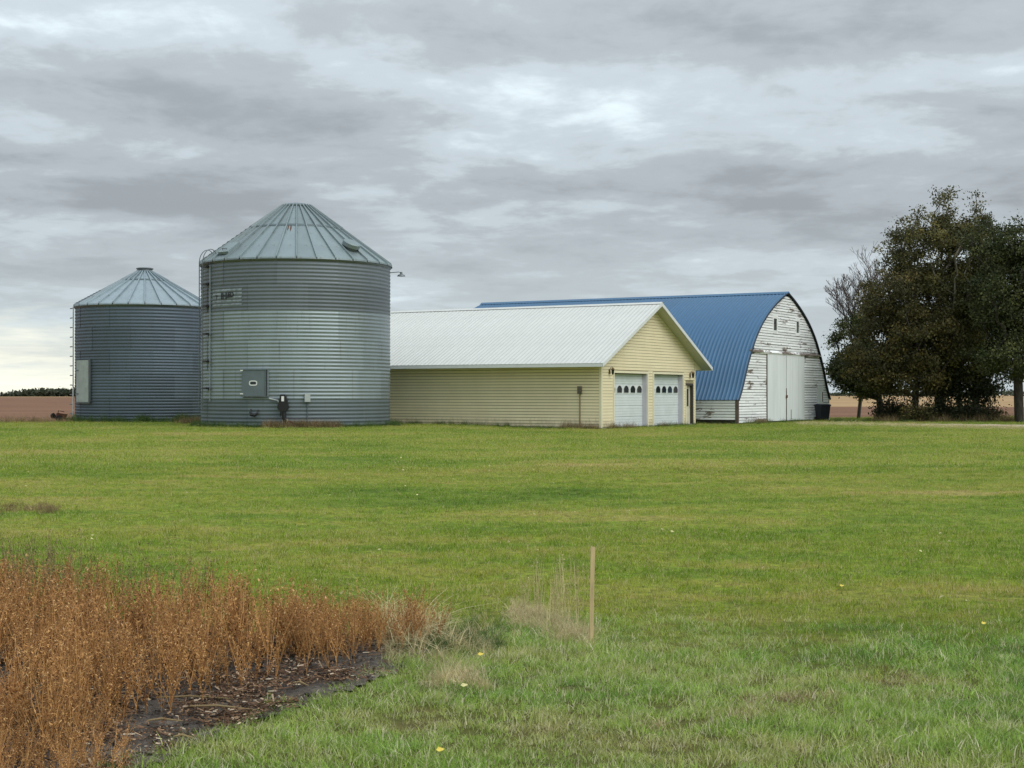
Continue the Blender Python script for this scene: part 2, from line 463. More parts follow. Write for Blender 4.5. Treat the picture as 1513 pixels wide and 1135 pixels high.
MT['weed_green'] = solid_leaf('dark_green_weed', [(0, (0.04, 0.08, 0.022)), (0.7, (0.09, 0.16, 0.045)), (1, (0.20, 0.24, 0.08))], 0.3)
MT['residue'] = solid_leaf('crop_residue', [(0, (0.06, 0.035, 0.022)), (0.6, (0.18, 0.10, 0.055)), (0.9, (0.34, 0.22, 0.13)), (1, (0.60, 0.50, 0.38))], 0.1, 0.9)
g = N('dark_bare_soil')
a_ = g.noise(g.vec('pos'), 3.0, 6, 0.7); b_ = g.noise(g.vec('pos'), 22, 5, 0.75)
c = g.ramp(g.math('ADD', g.math('MULTIPLY', a_, 0.5), g.math('MULTIPLY', b_, 0.5)), [(0.38, (0.040, 0.034, 0.030)), (0.5, (0.10, 0.084, 0.070)), (0.62, (0.20, 0.168, 0.138))])
g.bump(b_, 0.03)
MT['soil'] = g.done(c, 0.9, 0, 0.25)
g = N('pale_gravel')
b_ = g.noise(g.vec('pos'), 14, 5, 0.7); a_ = g.noise(g.vec('pos', (0.3, 1, 1)), 1.0, 4, 0.6)
c = g.mix(a_, g.ramp(b_, [(0.35, (0.34, 0.28, 0.22)), (0.65, (0.62, 0.54, 0.45))]), (0.40, 0.31, 0.2))
MT['gravel'] = g.done(c, 0.95, 0, 0.1)

v = [(-4500, -60, -0.10), (4500, -60, -0.10), (4500, 3200, -0.10), (-4500, 3200, -0.10)]
tag(put('ground', mesh('ground', v, [(0, 1, 2, 3)], MT['tan'])), kind='structure')
bf = [(-900, 40), (-900, 880), (-300, 900), (-60, 880), (-10, 420), (25, 200), (90, 186), (300, 180), (300, 60), (60, 60), (60, 8), (-60, 8), (-60, 40)]
tag(put('brown_field', mesh('brown_field', [(x, y, -0.06) for x, y in bf], [tuple(range(len(bf)))[::-1]], MT['brown_field'])), kind='structure')
xs = np.concatenate([np.linspace(-48, -8, 60, endpoint=False), np.linspace(-8, 8, 120, endpoint=False), np.linspace(8, 64, 90)])
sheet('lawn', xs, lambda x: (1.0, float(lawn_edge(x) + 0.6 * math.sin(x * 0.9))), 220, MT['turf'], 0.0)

# outlines laid out on the ground
lawn_soil_edge = [(-8.0, 3.6), (-1.62, 5.9), (-1.42, 6.85), (-1.24, 7.4), (-0.95, 7.85), (-0.78, 8.25), (-0.62, 8.9), (-0.55, 9.3)]
def poly_sheet(name, pts, mat, dz, sub=0.12, rough=0.02, kind='structure'):
    """closed outline filled with a fine grid clipped to it"""
    P = np.array(pts); x0, y0 = P.min(0); x1, y1 = P.max(0)
    nx = int((x1 - x0) / sub) + 2; ny = int((y1 - y0) / sub) + 2
    X, Y = np.meshgrid(np.linspace(x0, x1, nx), np.linspace(y0, y1, ny), indexing='ij')
    Z = terrain(X, Y) + dz
    if rough:
        Z = Z + np.array([[max(0.0, 0.5 + mnoise.noise(Vector((a * 7, b * 7, 0))) + 0.6 * mnoise.noise(Vector((a * 19, b * 19, 3)))) * rough for a, b in zip(r1, r2)] for r1, r2 in zip(X, Y)])
    ins = inside(pts, X.ravel(), Y.ravel()).reshape(X.shape)
    idx = np.arange(nx * ny).reshape(nx, ny)
    keep = ins[:-1, :-1] | ins[1:, 1:] | ins[1:, :-1] | ins[:-1, 1:]
    a = idx[:-1, :-1][keep]; b = idx[1:, :-1][keep]; c_ = idx[1:, 1:][keep]; d_ = idx[:-1, 1:][keep]
    V = np.stack([X.ravel(), Y.ravel(), Z.ravel()], 1); Fc = np.stack([a, b, c_, d_], 1)
    used = np.unique(Fc); remap = np.zeros(len(V), int); remap[used] = np.arange(len(used))
    return tag(put(name, fast_mesh(name, V[used], remap[Fc], mat, True)), kind=kind)

def inside(poly, x, y):
    x = np.asarray(x); y = np.asarray(y); r = np.zeros(x.shape, bool); n = len(poly); j = n - 1
    for i in range(n):
        xi, yi = poly[i]; xj, yj = poly[j]
        c_ = ((yi > y) != (yj > y)) & (x < (xj - xi) * (y - yi) / (yj - yi + 1e-12) + xi)
        r ^= c_; j = i
    return r

soil_poly = [(-8, 3.6), (-1.75, 5.7), (-1.50, 6.4), (-1.34, 6.95), (-1.10, 7.45), (-0.88, 7.85), (-0.70, 8.25), (-0.55, 8.9), (-0.50, 9.3),
             (-0.75, 9.55), (-1.4, 9.6), (-2.2, 9.8), (-3.2, 10.3), (-5.5, 11.2), (-9, 12.0)]
poly_sheet('bare_soil', soil_poly, MT['soil'], 0.004, 0.05, 0.018)
drive_poly = [(19.6, 78.4), (20.6, 76.0), (22.3, 73.8), (23.8, 71.0), (27, 67.5), (31, 65.5), (40, 60), (52, 57), (52, 63), (40, 68), (30, 74), (26.0, 75.6), (23.4, 77.0), (21.6, 77.9)]
poly_sheet('gravel_drive', drive_poly, MT['gravel'], 0.012, 0.5, 0.03)

# ------------------------------------------------------------------ scattering of uncountable stuff
def proto_collection(name, meshes):
    c = bpy.data.collections.new(name)
    for i, me in enumerate(meshes):
        o = bpy.data.objects.new(name, me); c.objects.link(o)
    return c

def scatter(name, P, scl_, rot, coll, nproto, label=None, kind='stuff', cat=None):
    P = np.asarray(P, np.float32); n = len(P)
    me = bpy.data.meshes.new(name); me.vertices.add(n); me.vertices.foreach_set('co', P.ravel())
    a = me.attributes.new('scl', 'FLOAT', 'POINT'); a.data.foreach_set('value', np.asarray(scl_, np.float32))
    a = me.attributes.new('rot', 'FLOAT_VECTOR', 'POINT'); a.data.foreach_set('vector', np.asarray(rot, np.float32).ravel())
    a = me.attributes.new('pick', 'INT', 'POINT'); a.data.foreach_set('value', rng.integers(0, nproto, n).astype(np.int32))
    o = put(name, me)
    ng = bpy.data.node_groups.new(name, 'GeometryNodeTree')
    ng.interface.new_socket('Geometry', in_out='INPUT', socket_type='NodeSocketGeometry')
    ng.interface.new_socket('Geometry', in_out='OUTPUT', socket_type='NodeSocketGeometry')
    nn, ll = ng.nodes, ng.links
    gi = nn.new('NodeGroupInput'); go = nn.new('NodeGroupOutput')
    ci = nn.new('GeometryNodeCollectionInfo'); ci.inputs['Collection'].default_value = coll
    ci.inputs['Separate Children'].default_value = True; ci.inputs['Reset Children'].default_value = True
    ip = nn.new('GeometryNodeInstanceOnPoints'); ip.inputs['Pick Instance'].default_value = True
    def at(nm, ty):
        q = nn.new('GeometryNodeInputNamedAttribute'); q.data_type = ty; q.inputs['Name'].default_value = nm
        return q.outputs['Attribute']
    e2r = nn.new('FunctionNodeEulerToRotation')
    ll.new(gi.outputs[0], ip.inputs['Points']); ll.new(ci.outputs[0], ip.inputs['Instance'])
    ll.new(at('pick', 'INT'), ip.inputs['Instance Index'])
    ll.new(at('rot', 'FLOAT_VECTOR'), e2r.inputs[0]); ll.new(e2r.outputs[0], ip.inputs['Rotation'])
    ll.new(at('scl', 'FLOAT'), ip.inputs['Scale']); ll.new(ip.outputs[0], go.inputs[0])
    md = o.modifiers.new('scatter', 'NODES'); md.node_group = ng
    return tag(o, label, cat, None, kind)

def blades(name, n, rad, h0, h1, w, lean, mat, segs=2):
    """one clump of curved tapering blades"""
    V = []; Fq = []; A = []
    for i in range(n):
        a = random.uniform(0, 2 * math.pi); rr = rad * math.sqrt(random.random())
        bx, by = rr * math.cos(a), rr * math.sin(a)
        h = random.uniform(h0, h1); la = random.uniform(0, 2 * math.pi); le = h * random.uniform(0.1, lean)
        fa = random.uniform(0, math.pi); ww = w * random.uniform(0.6, 1.2); r = random.random()
        k = len(V)
        for s_ in range(segs + 1):
            t = s_ / segs; c_ = t * t
            px_, py_ = bx + math.cos(la) * le * c_, by + math.sin(la) * le * c_
            pz = h * t * (1 - 0.25 * t * (le / h))
            wd = ww * (1 - t * 0.88) * 0.5
            V.append((px_ - math.cos(fa) * wd, py_ - math.sin(fa) * wd, pz - 0.004)); V.append((px_ + math.cos(fa) * wd, py_ + math.sin(fa) * wd, pz - 0.004))
            A += [r, r]
        for s_ in range(segs):
            Fq.append((k + 2 * s_, k + 2 * s_ + 1, k + 2 * s_ + 3, k + 2 * s_ + 2))
    me = fast_mesh(name, V, Fq, mat)
    at_ = me.attributes.new('rnd', 'FLOAT', 'POINT'); at_.data.foreach_set('value', A)
    return me

def wedge_points(d0, d1, dens, margin=1.2, keep=None):
    area = 0.5 * 2 * 0.36 * (d1 ** 2 - d0 ** 2) + 2 * margin * (d1 - d0)
    n = int(area * dens * 1.05)
    d = np.sqrt(rng.uniform(d0 ** 2, d1 ** 2, n)); x = rng.uniform(-1, 1, n) * (0.36 * d + margin)
    ok = d < lawn_edge(x)
    if keep is not None: ok &= keep(x, d)
    x, d = x[ok], d[ok]
    return np.stack([x, d, terrain(x, d)], 1)

def in_buildings(x, y):
    c, s_ = math.cos(R(60.2)), math.sin(R(60.2))
    def loc(ox, oy): return (x - ox) * c + (y - oy) * s_, -(x - ox) * s_ + (y - oy) * c
    a, b = loc(4.13, 67.5); r = (a > -0.02) & (a < 11.2) & (b > -0.02) & (b < 18)
    a, b = loc(12.0, 77.45); r |= (a > 0) & (a < 15.7) & (b > 0) & (b < 20.3)
    r |= (x + 10.15) ** 2 + (y - 68.5) ** 2 < 4.5 ** 2
    r |= (x + 20.2) ** 2 + (y - 80) ** 2 < 3.8 ** 2
    return r

VJ = rng.normal(0, 0.75, 200000)
def verge(x, y):
    """the rough uncut strip in front"""
    return y + VJ[:len(y)] < 9.9 + 0.35 * np.sin(x * 2.1) + 0.25 * np.sin(x * 5.3 + 1) - 0.30 * np.clip(x, 0, 5)

def open_lawn(x, y):
    return ~inside(soil_poly, x + 0.09 + 0.07 * np.sin(y * 23) * np.sin(x * 31 + 1), y) & ~inside(drive_poly, x, y) & ~in_buildings(x, y)

def rots(n, tilt=0.15):
    return np.stack([rng.normal(0, tilt, n), rng.normal(0, tilt, n), rng.uniform(0, 6.283, n)], 1)

cr = proto_collection('rough_tuft', [blades('rough_tuft', 46, 0.12, 0.03, 0.085, 0.0066, 1.35, MT['blade_rough'], 3) for _ in range(7)])
cl = proto_collection('lawn_tuft', [blades('lawn_tuft', 34, 0.13, 0.022, 0.052, 0.0062, 1.0, MT['blade']) for _ in range(7)])
cf = proto_collection('far_lawn_tuft', [blades('far_lawn_tuft', 46, 0.36, 0.03, 0.07, 0.012, 0.9, MT['blade'], 1) for _ in range(7)])
P = wedge_points(4.6, 10.4, 210, keep=lambda x, y: open_lawn(x, y) & verge(x, y))
hs = 0.75 + 0.5 * np.array([mnoise.noise(Vector((a * 1.3, b * 1.3, 0))) for a, b, _ in P])
scatter('rough_grass', P, np.clip(hs, 0.45, 1.3) * rng.uniform(0.7, 1.15, len(P)), rots(len(P)), cr, 7,
        'tangled rough green and straw grass along the front edge')
P = wedge_points(7.0, 17, 95, keep=lambda x, y: open_lawn(x, y) & ~verge(x, y))
P2 = wedge_points(17, 32, 42, keep=open_lawn)
P = np.concatenate([P, P2])
scatter('lawn_grass', P, rng.uniform(0.65, 1.15, len(P)), rots(len(P)), cl, 7, 'short mown yellow-green lawn grass in front of the farm buildings')
P = wedge_points(30, 108, 9.5, 2.0, keep=open_lawn)
scatter('distant_lawn_grass', P, rng.uniform(0.6, 1.15, len(P)), rots(len(P)), cf, 7, 'distant lawn grass running up to the bins and barns')

# ================================================================== grain bins
def bin_frame(name, label, cx, cy, z, group):
    rz = math.atan2(cx, -(-cy)) * -1.0           # local -y looks at the road
    return thing(name, label, 'grain bin', (cx, cy, z), rz, group)

def corr_sheet(name, rad, z0, z1, phi0, phi1, amp, pitch, mat, parent, nseg=9, steps=6, off=0.0, lap=0.014, nameo='wall_sheet', meshdata=None):
    if meshdata is None:
        nc = max(1, round((z1 - z0) / pitch)); nz = nc * steps
        V = []; Fc = []
        for i in range(nseg + 1):
            ph = phi0 + (phi1 - phi0) * i / nseg
            lo = off + lap * (1 if i == nseg else 0)
            for j in range(nz + 1):
                zz_ = z0 + (z1 - z0) * j / nz
                r = rad + lo + amp * math.sin(2 * math.pi * j / steps)
                V.append((r * math.sin(ph), -r * math.cos(ph), zz_))
        for i in range(nseg):
            for j in range(nz):
                a = i * (nz + 1) + j
                Fc.append((a, a + nz + 1, a + nz + 2, a + 1))
        meshdata = fast_mesh(nameo, V, Fc, mat, True)
    return put(nameo, meshdata, parent), meshdata

def grain_bin(root, rad, rings, eave_z, cap_r, cap_z, cap_kind, nrib, roof_mat, ring_mats, lap_t):
    M().lathe([(rad + 0.16, -0.25), (rad + 0.16, 0.10), (rad - 0.05, 0.10)], 48).build('foundation', MT['concrete'], root)
    for k, ((z0, z1), mt) in enumerate(zip(rings, ring_mats)):
        md = None; step = 2 * math.pi / 10; shift = (k % 2) * step / 2 + 0.11
        for i in range(10):
            o, md = corr_sheet('wall', rad, z0, z1, 0, step + 0.008, 0.0135, 0.166, mt, root, meshdata=md)
            o.rotation_euler = (0, 0, shift + i * step)
        # a row of bolts over each upright lap
    # roof sheets: a wedge with a raised rib along one edge
    er = rad + 0.09; H = cap_z - eave_z
    da = 2 * math.pi / nrib
    def cone(t, ph, up=0.0):
        r = er + (cap_r - er) * t
        return (r * math.sin(ph), -r * math.cos(ph), eave_z + H * t + up)
    lo = M(); T = [0.0, lap_t]
    def wedge(t0, t1, lift):
        m = M(); rw = 0.034; rh = 0.095
        v = []; f = []
        for t in (t0, (t0 + t1) / 2, t1):
            r = er + (cap_r - er) * t; aw = rw / r
            cs = [(-0.5 * da - aw, 0), (-0.5 * da - aw * 0.7, rh), (-0.5 * da + aw * 0.7, rh), (-0.5 * da + aw, 0), (-0.18 * da, 0.004), (0.18 * da, 0.004), (0.5 * da - aw * 0.9, 0)]
            for ph, up in cs: v.append(cone(t, ph, up + lift))
        for q in cs:
            pass
        n = len(cs)
        for i in range(2):
            for j in range(n - 1):
                a = i * n + j; f.append((a, a + 1, a + n + 1, a + n))
        # turned-down lip
        k = len(v)
        for j, (ph, up) in enumerate([(-0.5 * da, 0)] + [(p, u) for p, u in [(-0.18 * da, 0), (0.18 * da, 0), (0.5 * da, 0)]]):
            pass
        for j in range(n):
            x, y, z = v[j]; v.append((x * 1.003, y * 1.003, z - (0.07 if lift < 0.01 else 0.03)))
        for j in range(n - 1): f.append((j, k + j, k + j + 1, j + 1))
        # rib end closure
        f.append((0, 1, 2, 3))
        return m.add(v, f)
    ml = mesh('roof_sheet', *((lambda q: (q.v, q.f))(wedge(0.0, lap_t + 0.015, 0.0))), roof_mat)
    mu = mesh('roof_sheet', *((lambda q: (q.v, q.f))(wedge(lap_t, 1.0, 0.022))), roof_mat)
    for i in range(nrib):
        for me in (ml, mu): put('roof_sheet', me, root, (0, 0, 0), (0, 0, da * (i + 0.5)))
    # lap ring of stiffener between the ribs
    m = M(); v = []; f = []; nn_ = nrib * 2
    for k in range(nn_):
        ph = 2 * math.pi * k / nn_
        v += [cone(lap_t - 0.012, ph, 0.0), cone(lap_t - 0.010, ph, 0.05), cone(lap_t + 0.012, ph, 0.055), cone(lap_t + 0.014, ph, 0.02)]
    for k in range(nn_):
        for j in range(3):
            a = k * 4 + j; b = ((k + 1) % nn_) * 4 + j; f.append((a, b, b + 1, a + 1))
    M().add(v, f).build('roof_stiffener', MT['seam'], root)
    # eave: closes the gap between wall and roof
    M().lathe([(rad + 0.01, eave_z - 0.16), (rad + 0.045, eave_z - 0.12), (rad + 0.075, eave_z - 0.01), (rad + 0.03, eave_z + 0.0), (rad - 0.3, eave_z + 0.12)], 64).build('eave_ring', MT['galv_trim'], root, True)
    if cap_kind == 'dome':
        M().lathe([(cap_r + 0.07, cap_z - 0.03), (cap_r + 0.09, cap_z + 0.035), (cap_r + 0.02, cap_z + 0.06), (cap_r * 0.65, cap_z + 0.15), (cap_r * 0.3, cap_z + 0.19), (0.01, cap_z + 0.2)], 32).build('roof_cap', MT['seam'], root, False)
    else:
        M().lathe([(cap_r + 0.03, cap_z - 0.08), (cap_r - 0.02, cap_z + 0.16), (cap_r + 0.045, cap_z + 0.19), (cap_r + 0.045, cap_z + 0.23), (cap_r - 0.05, cap_z + 0.26), (0.01, cap_z + 0.28)], 32).build('roof_cap', MT['galv_trim'], root, False)
    return cone, er, H

def pol(r, deg, z):
    a = R(deg); return (r * math.sin(a), -r * math.cos(a), z)

# ---------- the big bin
BIN = thing('grain_bin', 'large corrugated steel grain bin with paler middle rings beside the garage', 'grain bin', (-10.15, 68.5, 0.0), math.atan2(10.15, 68.5))
RB = 4.40
rings = [(0.20, 1.39), (1.39, 2.70), (2.70, 4.01), (4.01, 5.32), (5.32, 6.49), (6.49, 7.66)]
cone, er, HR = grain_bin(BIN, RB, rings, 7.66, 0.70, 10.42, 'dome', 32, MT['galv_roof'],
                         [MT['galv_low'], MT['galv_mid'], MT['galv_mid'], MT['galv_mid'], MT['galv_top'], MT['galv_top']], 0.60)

# door of the big bin
def curved_plate(m, r0, r1, a0, a1, z0, z1, n=8):
    v = []; f = []
    for i in range(n + 1):
        a = a0 + (a1 - a0) * i / n
        v += [pol(r0, a, z0), pol(r1, a, z0), pol(r1, a, z1), pol(r0, a, z1)]
    for i in range(n):
        for j in range(4):
            p = i * 4 + j; q = i * 4 + (j + 1) % 4
            f.append((p, p + 4, q + 4, q))
    f.append((0, 1, 2, 3)); k = n * 4; f.append((k + 3, k + 2, k + 1, k))
    return m.add(v, f)

door = curved_plate(M(), RB + 0.03, RB + 0.10, -32.2, -17.6, 1.55, 2.68).build('bin_door', MT['panel_grey'], BIN)
for z in (1.50, 2.68):
    curved_plate(M(), RB + 0.02, RB + 0.13, -32.6, -16.6, z, z + 0.05).build('door_rail', MT['galv_trim'] if z < 2 else MT['panel_grey'], door)
curved_plate(M(), RB + 0.02, RB + 0.13, -17.5, -17.0, 1.56, 2.67, 2).build('door_edge', MT['galv_trim'], door)
curved_plate(M(), RB + 0.02, RB + 0.07, -16.4, -15.8, 1.50, 2.70, 2).build('door_frame', MT['galv_mid'], door)
for z in (1.60, 2.63):
    curved_plate(M(), RB + 0.10, RB + 0.14, -32.8, -31.2, z, z + 0.055, 2).build('hinge', MT['white_label'], door)
# oval sticker: white ring round a dark lozenge
def oval(m, hw, hh, inner, deg, z, r, n=28, sq=0.6):
    v = []; f = []
    for k in range(n):
        t = 2 * math.pi * k / n; c_ = math.copysign(abs(math.cos(t)) ** sq, math.cos(t)); s_ = math.copysign(abs(math.sin(t)) ** sq, math.sin(t))
        for q in ((1.0, inner) if inner else (1.0,)):
            hx = hw * c_ if q == 1.0 else (hw - 0.045) * c_; hz = hh * s_ if q == 1.0 else (hh - 0.045) * s_
            v.append(pol(r, deg + math.degrees(hx / r), z + hz))
    if inner: f = [(2 * k, 2 * ((k + 1) % n), 2 * ((k + 1) % n) + 1, 2 * k + 1) for k in range(n)]
    else: f = [tuple(range(n))]
    return m.add(v, f)
oval(M(), 0.20, 0.115, 0.5, -24.8, 2.10, RB + 0.106).build('sticker_ring', MT['white_label'], door)
oval(M(), 0.125, 0.05, None, -24.8, 2.10, RB + 0.106, sq=0.35).build('sticker_mark', MT['black_letter'], door)

# faded repainted patch with the remains of stencilled letters
g = N('faded_painted_patch')
n_ = g.noise(g.vec('obj'), 5, 5, 0.7)
MT['patch'] = g.done(g.ramp(n_, [(0.38, (0.17, 0.20, 0.215)), (0.66, (0.33, 0.38, 0.39))]), 0.6, 0.35)
corr_sheet('s', RB, 5.55, 6.36, R(-58), R(-33), 0.0135, 0.166, MT['patch'], BIN, off=0.006, lap=0.0, nameo='painted_patch')[0]
def letters(txt, size, zbase, a_mid, r, name, parent, mat, jitter=0.0, spacing=1.1):
    cu = bpy.data.curves.new('lettering', 'FONT'); cu.body = txt; cu.size = size; cu.align_x = 'CENTER'; cu.space_character = spacing
    cu.extrude = 0.004; cu.offset = 0.012 * size
    ob = bpy.data.objects.new('lettering', cu); COL.objects.link(ob)
    bpy.context.view_layer.update()
    me = bpy.data.meshes.new_from_object(ob.evaluated_get(bpy.context.evaluated_depsgraph_get()))
    bpy.data.objects.remove(ob)
    for v in me.vertices:
        x, y, z = v.co
        v.co = pol(r + z, a_mid + math.degrees(x / r), zbase + y)
    me.materials.clear(); me.materials.append(mat)
    return put(name, me, parent)
letters('T', 0.27, 5.87, -53.5, RB + 0.034, 'letter', BIN, MT['black_letter'])
for ch, an in (('I', -48.6), ('H', -46.0), ('L', -43.8), ('E', -42.3), ('D', -40.2)):
    letters(ch, 0.42 if ch in 'IH' else 0.34, 5.86 if ch in 'IH' else 5.93, an, RB + 0.034, 'letter', BIN, MT['black_letter'])

# ladder with standoffs and hoop rails over the eave
lad = M().tube([pol(RB + 0.22, -72.0, 0.9), pol(RB + 0.22, -72.0, 7.66)], 0.022).build('ladder', MT['galv_trim'], BIN)
M().tube([pol(RB + 0.22, -65.6, 0.9), pol(RB + 0.22, -65.6, 7.66)], 0.022).build('rail', MT['galv_trim'], lad)
rung = None
for k in range(23):
    z = 1.05 + k * 0.295
    if rung is None:
        rung = M().tube([pol(RB + 0.22, -72.0, 0), pol(RB + 0.22, -65.6, 0)], 0.014, 5); md = mesh('rung', rung.v, rung.f, MT['galv_trim'])
    put('rung', md, lad, (0, 0, z))
br = M()
curved_plate(br, RB + 0.0, RB + 0.24, -65.8, -60.9, 0, 0.085, 3); md = mesh('bracket', br.v, br.f, MT['black'])
for z in (1.83, 3.05, 4.30, 5.55, 6.55, 7.35): put('bracket', md, lad, (0, 0, z))
for an in (-72.0, -65.6):
    pts = []
    for k in range(13):
        t = k / 12 * math.pi * 0.94
        pts.append(pol(RB + 0.22 - 0.34 * (1 - math.cos(t)), an, 7.62 + 0.52 * math.sin(t) + 0.14 * (1 - math.cos(t)) * 0.5))
    pts = [pol(RB + 0.22, an, 7.4)] + pts
    M().tube(pts, 0.02).build('hoop_rail', MT['galv_trim'], lad)
M().tube([pol(RB + 0.05, -60.3, 1.3), pol(RB + 0.05, -60.3, 7.45), pol(RB + 0.03, -61.5, 7.55)], 0.026).build('conduit', MT['galv_mid'], BIN)
# roof steps and eave hatch
st = None
for k in range(11):
    t = 0.05 + k * 0.055
    a, b = cone(t, R(-76), 0.10), cone(t, R(-70), 0.10)
    c_, d_ = cone(t - 0.012, R(-76), 0.03), cone(t - 0.012, R(-70), 0.03)
    M().tube([c_, a, b, d_], 0.017, 5).build('roof_step', MT['galv_trim'], BIN)
def roof_frame(t, deg):
    p = Vector(cone(t, R(deg))); up = (Vector(cone(t + 0.05, R(deg))) - p).normalized()
    side = Vector((math.cos(R(deg)), math.sin(R(deg)), 0)).normalized(); nrm = side.cross(up).normalized()
    if nrm.z < 0: nrm = -nrm
    return Matrix(((side.x, up.x, nrm.x, p.x), (side.y, up.y, nrm.y, p.y), (side.z, up.z, nrm.z, p.z), (0, 0, 0, 1)))
h = M().box(-0.36, -0.10, 0.03, 0.36, 0.72, 0.16).build('manhole_lid', MT['galv_roof'], BIN); h.matrix_local = roof_frame(0.10, -50)
M().box(-0.33, -0.07, 0.0, 0.33, 0.69, 0.03).build('lid_collar', MT['black'], h)
M().tube([(-0.2, 0.1, 0.16), (-0.2, 0.1, 0.22), (0.1, 0.1, 0.22), (0.1, 0.1, 0.16)], 0.015, 5).build('lid_handle', MT['black'], h)
v_ = M().lathe([(0.33, -0.08), (0.33, 0.16)], 28).build('roof_vent', MT['galv_trim'], BIN, False); v_.matrix_local = roof_frame(0.215, 41) @ Matrix.Rotation(R(-8), 4, 'X')
M().lathe([(0.34, 0.09), (0.41, 0.10), (0.41, 0.27), (0.36, 0.30), (0.01, 0.315)], 32).build('vent_lid', MT['galv_roof'], v_, False)
# rust streak from a lost bolt on one sheet
rs = M().add([(-0.02, 0.62, 0), (0.03, 0.6, 0), (0.055, 0.25, 0), (0.02, -0.05, 0), (-0.01, 0.2, 0)], [(0, 4, 3, 2, 1)]).build('rust_streak', MT['rust'], BIN)
rs.matrix_local = roof_frame(0.48, -6.5) @ Matrix.Translation((0, 0, 0.008))
rs = M().add([(-0.02, 0.42, 0), (0.02, 0.4, 0), (0.03, 0.15, 0), (0.0, -0.05, 0), (-0.02, 0.1, 0)], [(0, 4, 3, 2, 1)]).build('rust_streak', MT['rust'], BIN)
rs.matrix_local = roof_frame(0.50, -9.0) @ Matrix.Translation((0, 0, 0.008))
# yard lamp on an arm
la = M().tube([pol(RB, 86, 7.36), pol(RB + 0.42, 86, 7.40), pol(RB + 0.50, 86, 7.33)], 0.022).build('yard_lamp', MT['galv_trim'], BIN)
M().lathe([(0.05, 0.16), (0.06, 0.06), (0.16, 0.02), (0.20, -0.05), (0.185, -0.05), (0.02, -0.02)], 20, pol(RB + 0.52, 86, 7.24)).build('lamp_shade', MT['galv_trim'], la)
# unloading power head, sump handle, junction box
ph_ = M().prism([(-0.11, 1.60), (0.09, 1.60), (0.16, 1.42), (0.20, 1.22), (0.24, 1.08), (0.23, 0.98), (0.12, 0.86), (-0.09, 0.84), (-0.23, 0.96), (-0.24, 1.08), (-0.18, 1.28)], 'y', -0.30, 0.02).build('unloader_hood', MT['black'], BIN)
ph_.matrix_local = Matrix.Translation(pol(RB + 0.14, -7.0, 0)) @ Matrix.Rotation(R(-7), 4, 'Z')
M().box(-0.06, -0.307, 1.30, 0.055, -0.302, 1.52).build('label_plate', MT['white_label'], ph_)
M().tube([(0.02, -0.16, 0.9), (0.05, -0.18, 0.55), (0.16, -0.2, 0.32)], [0.11, 0.10, 0.07], 10).build('auger_tube', MT['black'], ph_)
M().tube([(0.0, -0.16, 0.55), (-0.05, -0.2, 0.22), (-0.04, -0.3, 0.06)], 0.035).build('strut', MT['concrete'], ph_)
M().tube([(0.16, -0.2, 0.52), (0.30, -0.22, 0.28), (0.34, -0.3, 0.08)], 0.035).build('strut', MT['concrete'], ph_)
M().tube([(0.10, -0.2, 0.45), (0.40, -0.22, 0.38), (0.46, -0.22, 0.30)], 0.04).build('lever', MT['rust'], ph_)
M().tube([(-0.12, -0.1, 0.88), (-0.13, -0.1, 0.62)], 0.018).build('rod', MT['black'], ph_)
bk = M().tube([pol(RB + 0.04, -26.6, 0.95), pol(RB + 0.10, -26.6, 0.80), pol(RB + 0.16, -25.8, 0.70), pol(RB + 0.16, -23.4, 0.68), pol(RB + 0.12, -22.2, 0.76), pol(RB + 0.04, -22.0, 0.92)], [0.03, 0.045, 0.065, 0.07, 0.05, 0.03], 8).build('sump_handle', MT['black'], BIN)
curved_plate(M(), RB + 0.02, RB + 0.15, 4.6, 7.7, 1.27, 1.64, 2).build('junction_box', MT['box_grey'], BIN)
M().tube([pol(RB + 0.05, 6.1, 1.27), pol(RB + 0.05, 6.1, 0.15)], 0.018).build('conduit', MT['galv_low'], BIN)
M().tube([pol(RB + 0.05, -15.5, 1.42), pol(RB + 0.06, -10.5, 1.33), pol(RB + 0.1, -9.2, 1.2)], 0.035).build('conduit', MT['box_grey'], BIN)

# ---------- the small bin
SB = thing('grain_bin', 'smaller darker grain bin with pale tall door, left of the large bin', 'grain bin', (-20.2, 80.0, 0.0), math.atan2(20.2, 80.0))
RS = 3.67
big_cone = cone
cone, er, HR = grain_bin(SB, RS, [(0.13, 1.40), (1.40, 2.66), (2.66, 3.92), (3.92, 5.16), (5.16, 6.40)], 6.40, 0.42, 8.30, 'collar', 28, MT['galv_roof2'], [MT['galv_small']] * 5, 0.74)
sd = curved_plate(M(), RS + 0.03, RS + 0.11, -69.5, -49.5, 1.20, 3.42).build('bin_door', MT['panel_pale'], SB)
curved_plate(M(), RS + 0.02, RS + 0.14, -49.3, -47.9, 1.14, 3.46, 2).build('door_edge', MT['galv_trim'], sd)
curved_plate(M(), RS + 0.02, RS + 0.13, -70, -47.9, 1.12, 1.19, 5).build('door_sill', MT['galv_trim'], sd)
for z in (1.6, 2.85): curved_plate(M(), RS + 0.11, RS + 0.135, -68.5, -64.5, z, z + 0.06, 2).build('hinge', MT['galv_trim'], sd)
lad2 = M().tube([pol(RS + 0.10, -83, 0.3), pol(RS + 0.10, -83, 6.35)], 0.035).build('ladder', MT['white_trim'], SB)
M().tube([pol(RS + 0.12, -92, 0.3), pol(RS + 0.12, -92, 6.35)], 0.02).build('rail', MT['galv_trim'], lad2)
rg = M().tube([pol(RS + 0.10, -84, 0), pol(RS + 0.26, -92, 0)], 0.03, 5); md = mesh('rung', rg.v, rg.f, MT['galv_trim'])
for k in range(12): put('rung', md, lad2, (0, 0, 0.55 + k * 0.52))
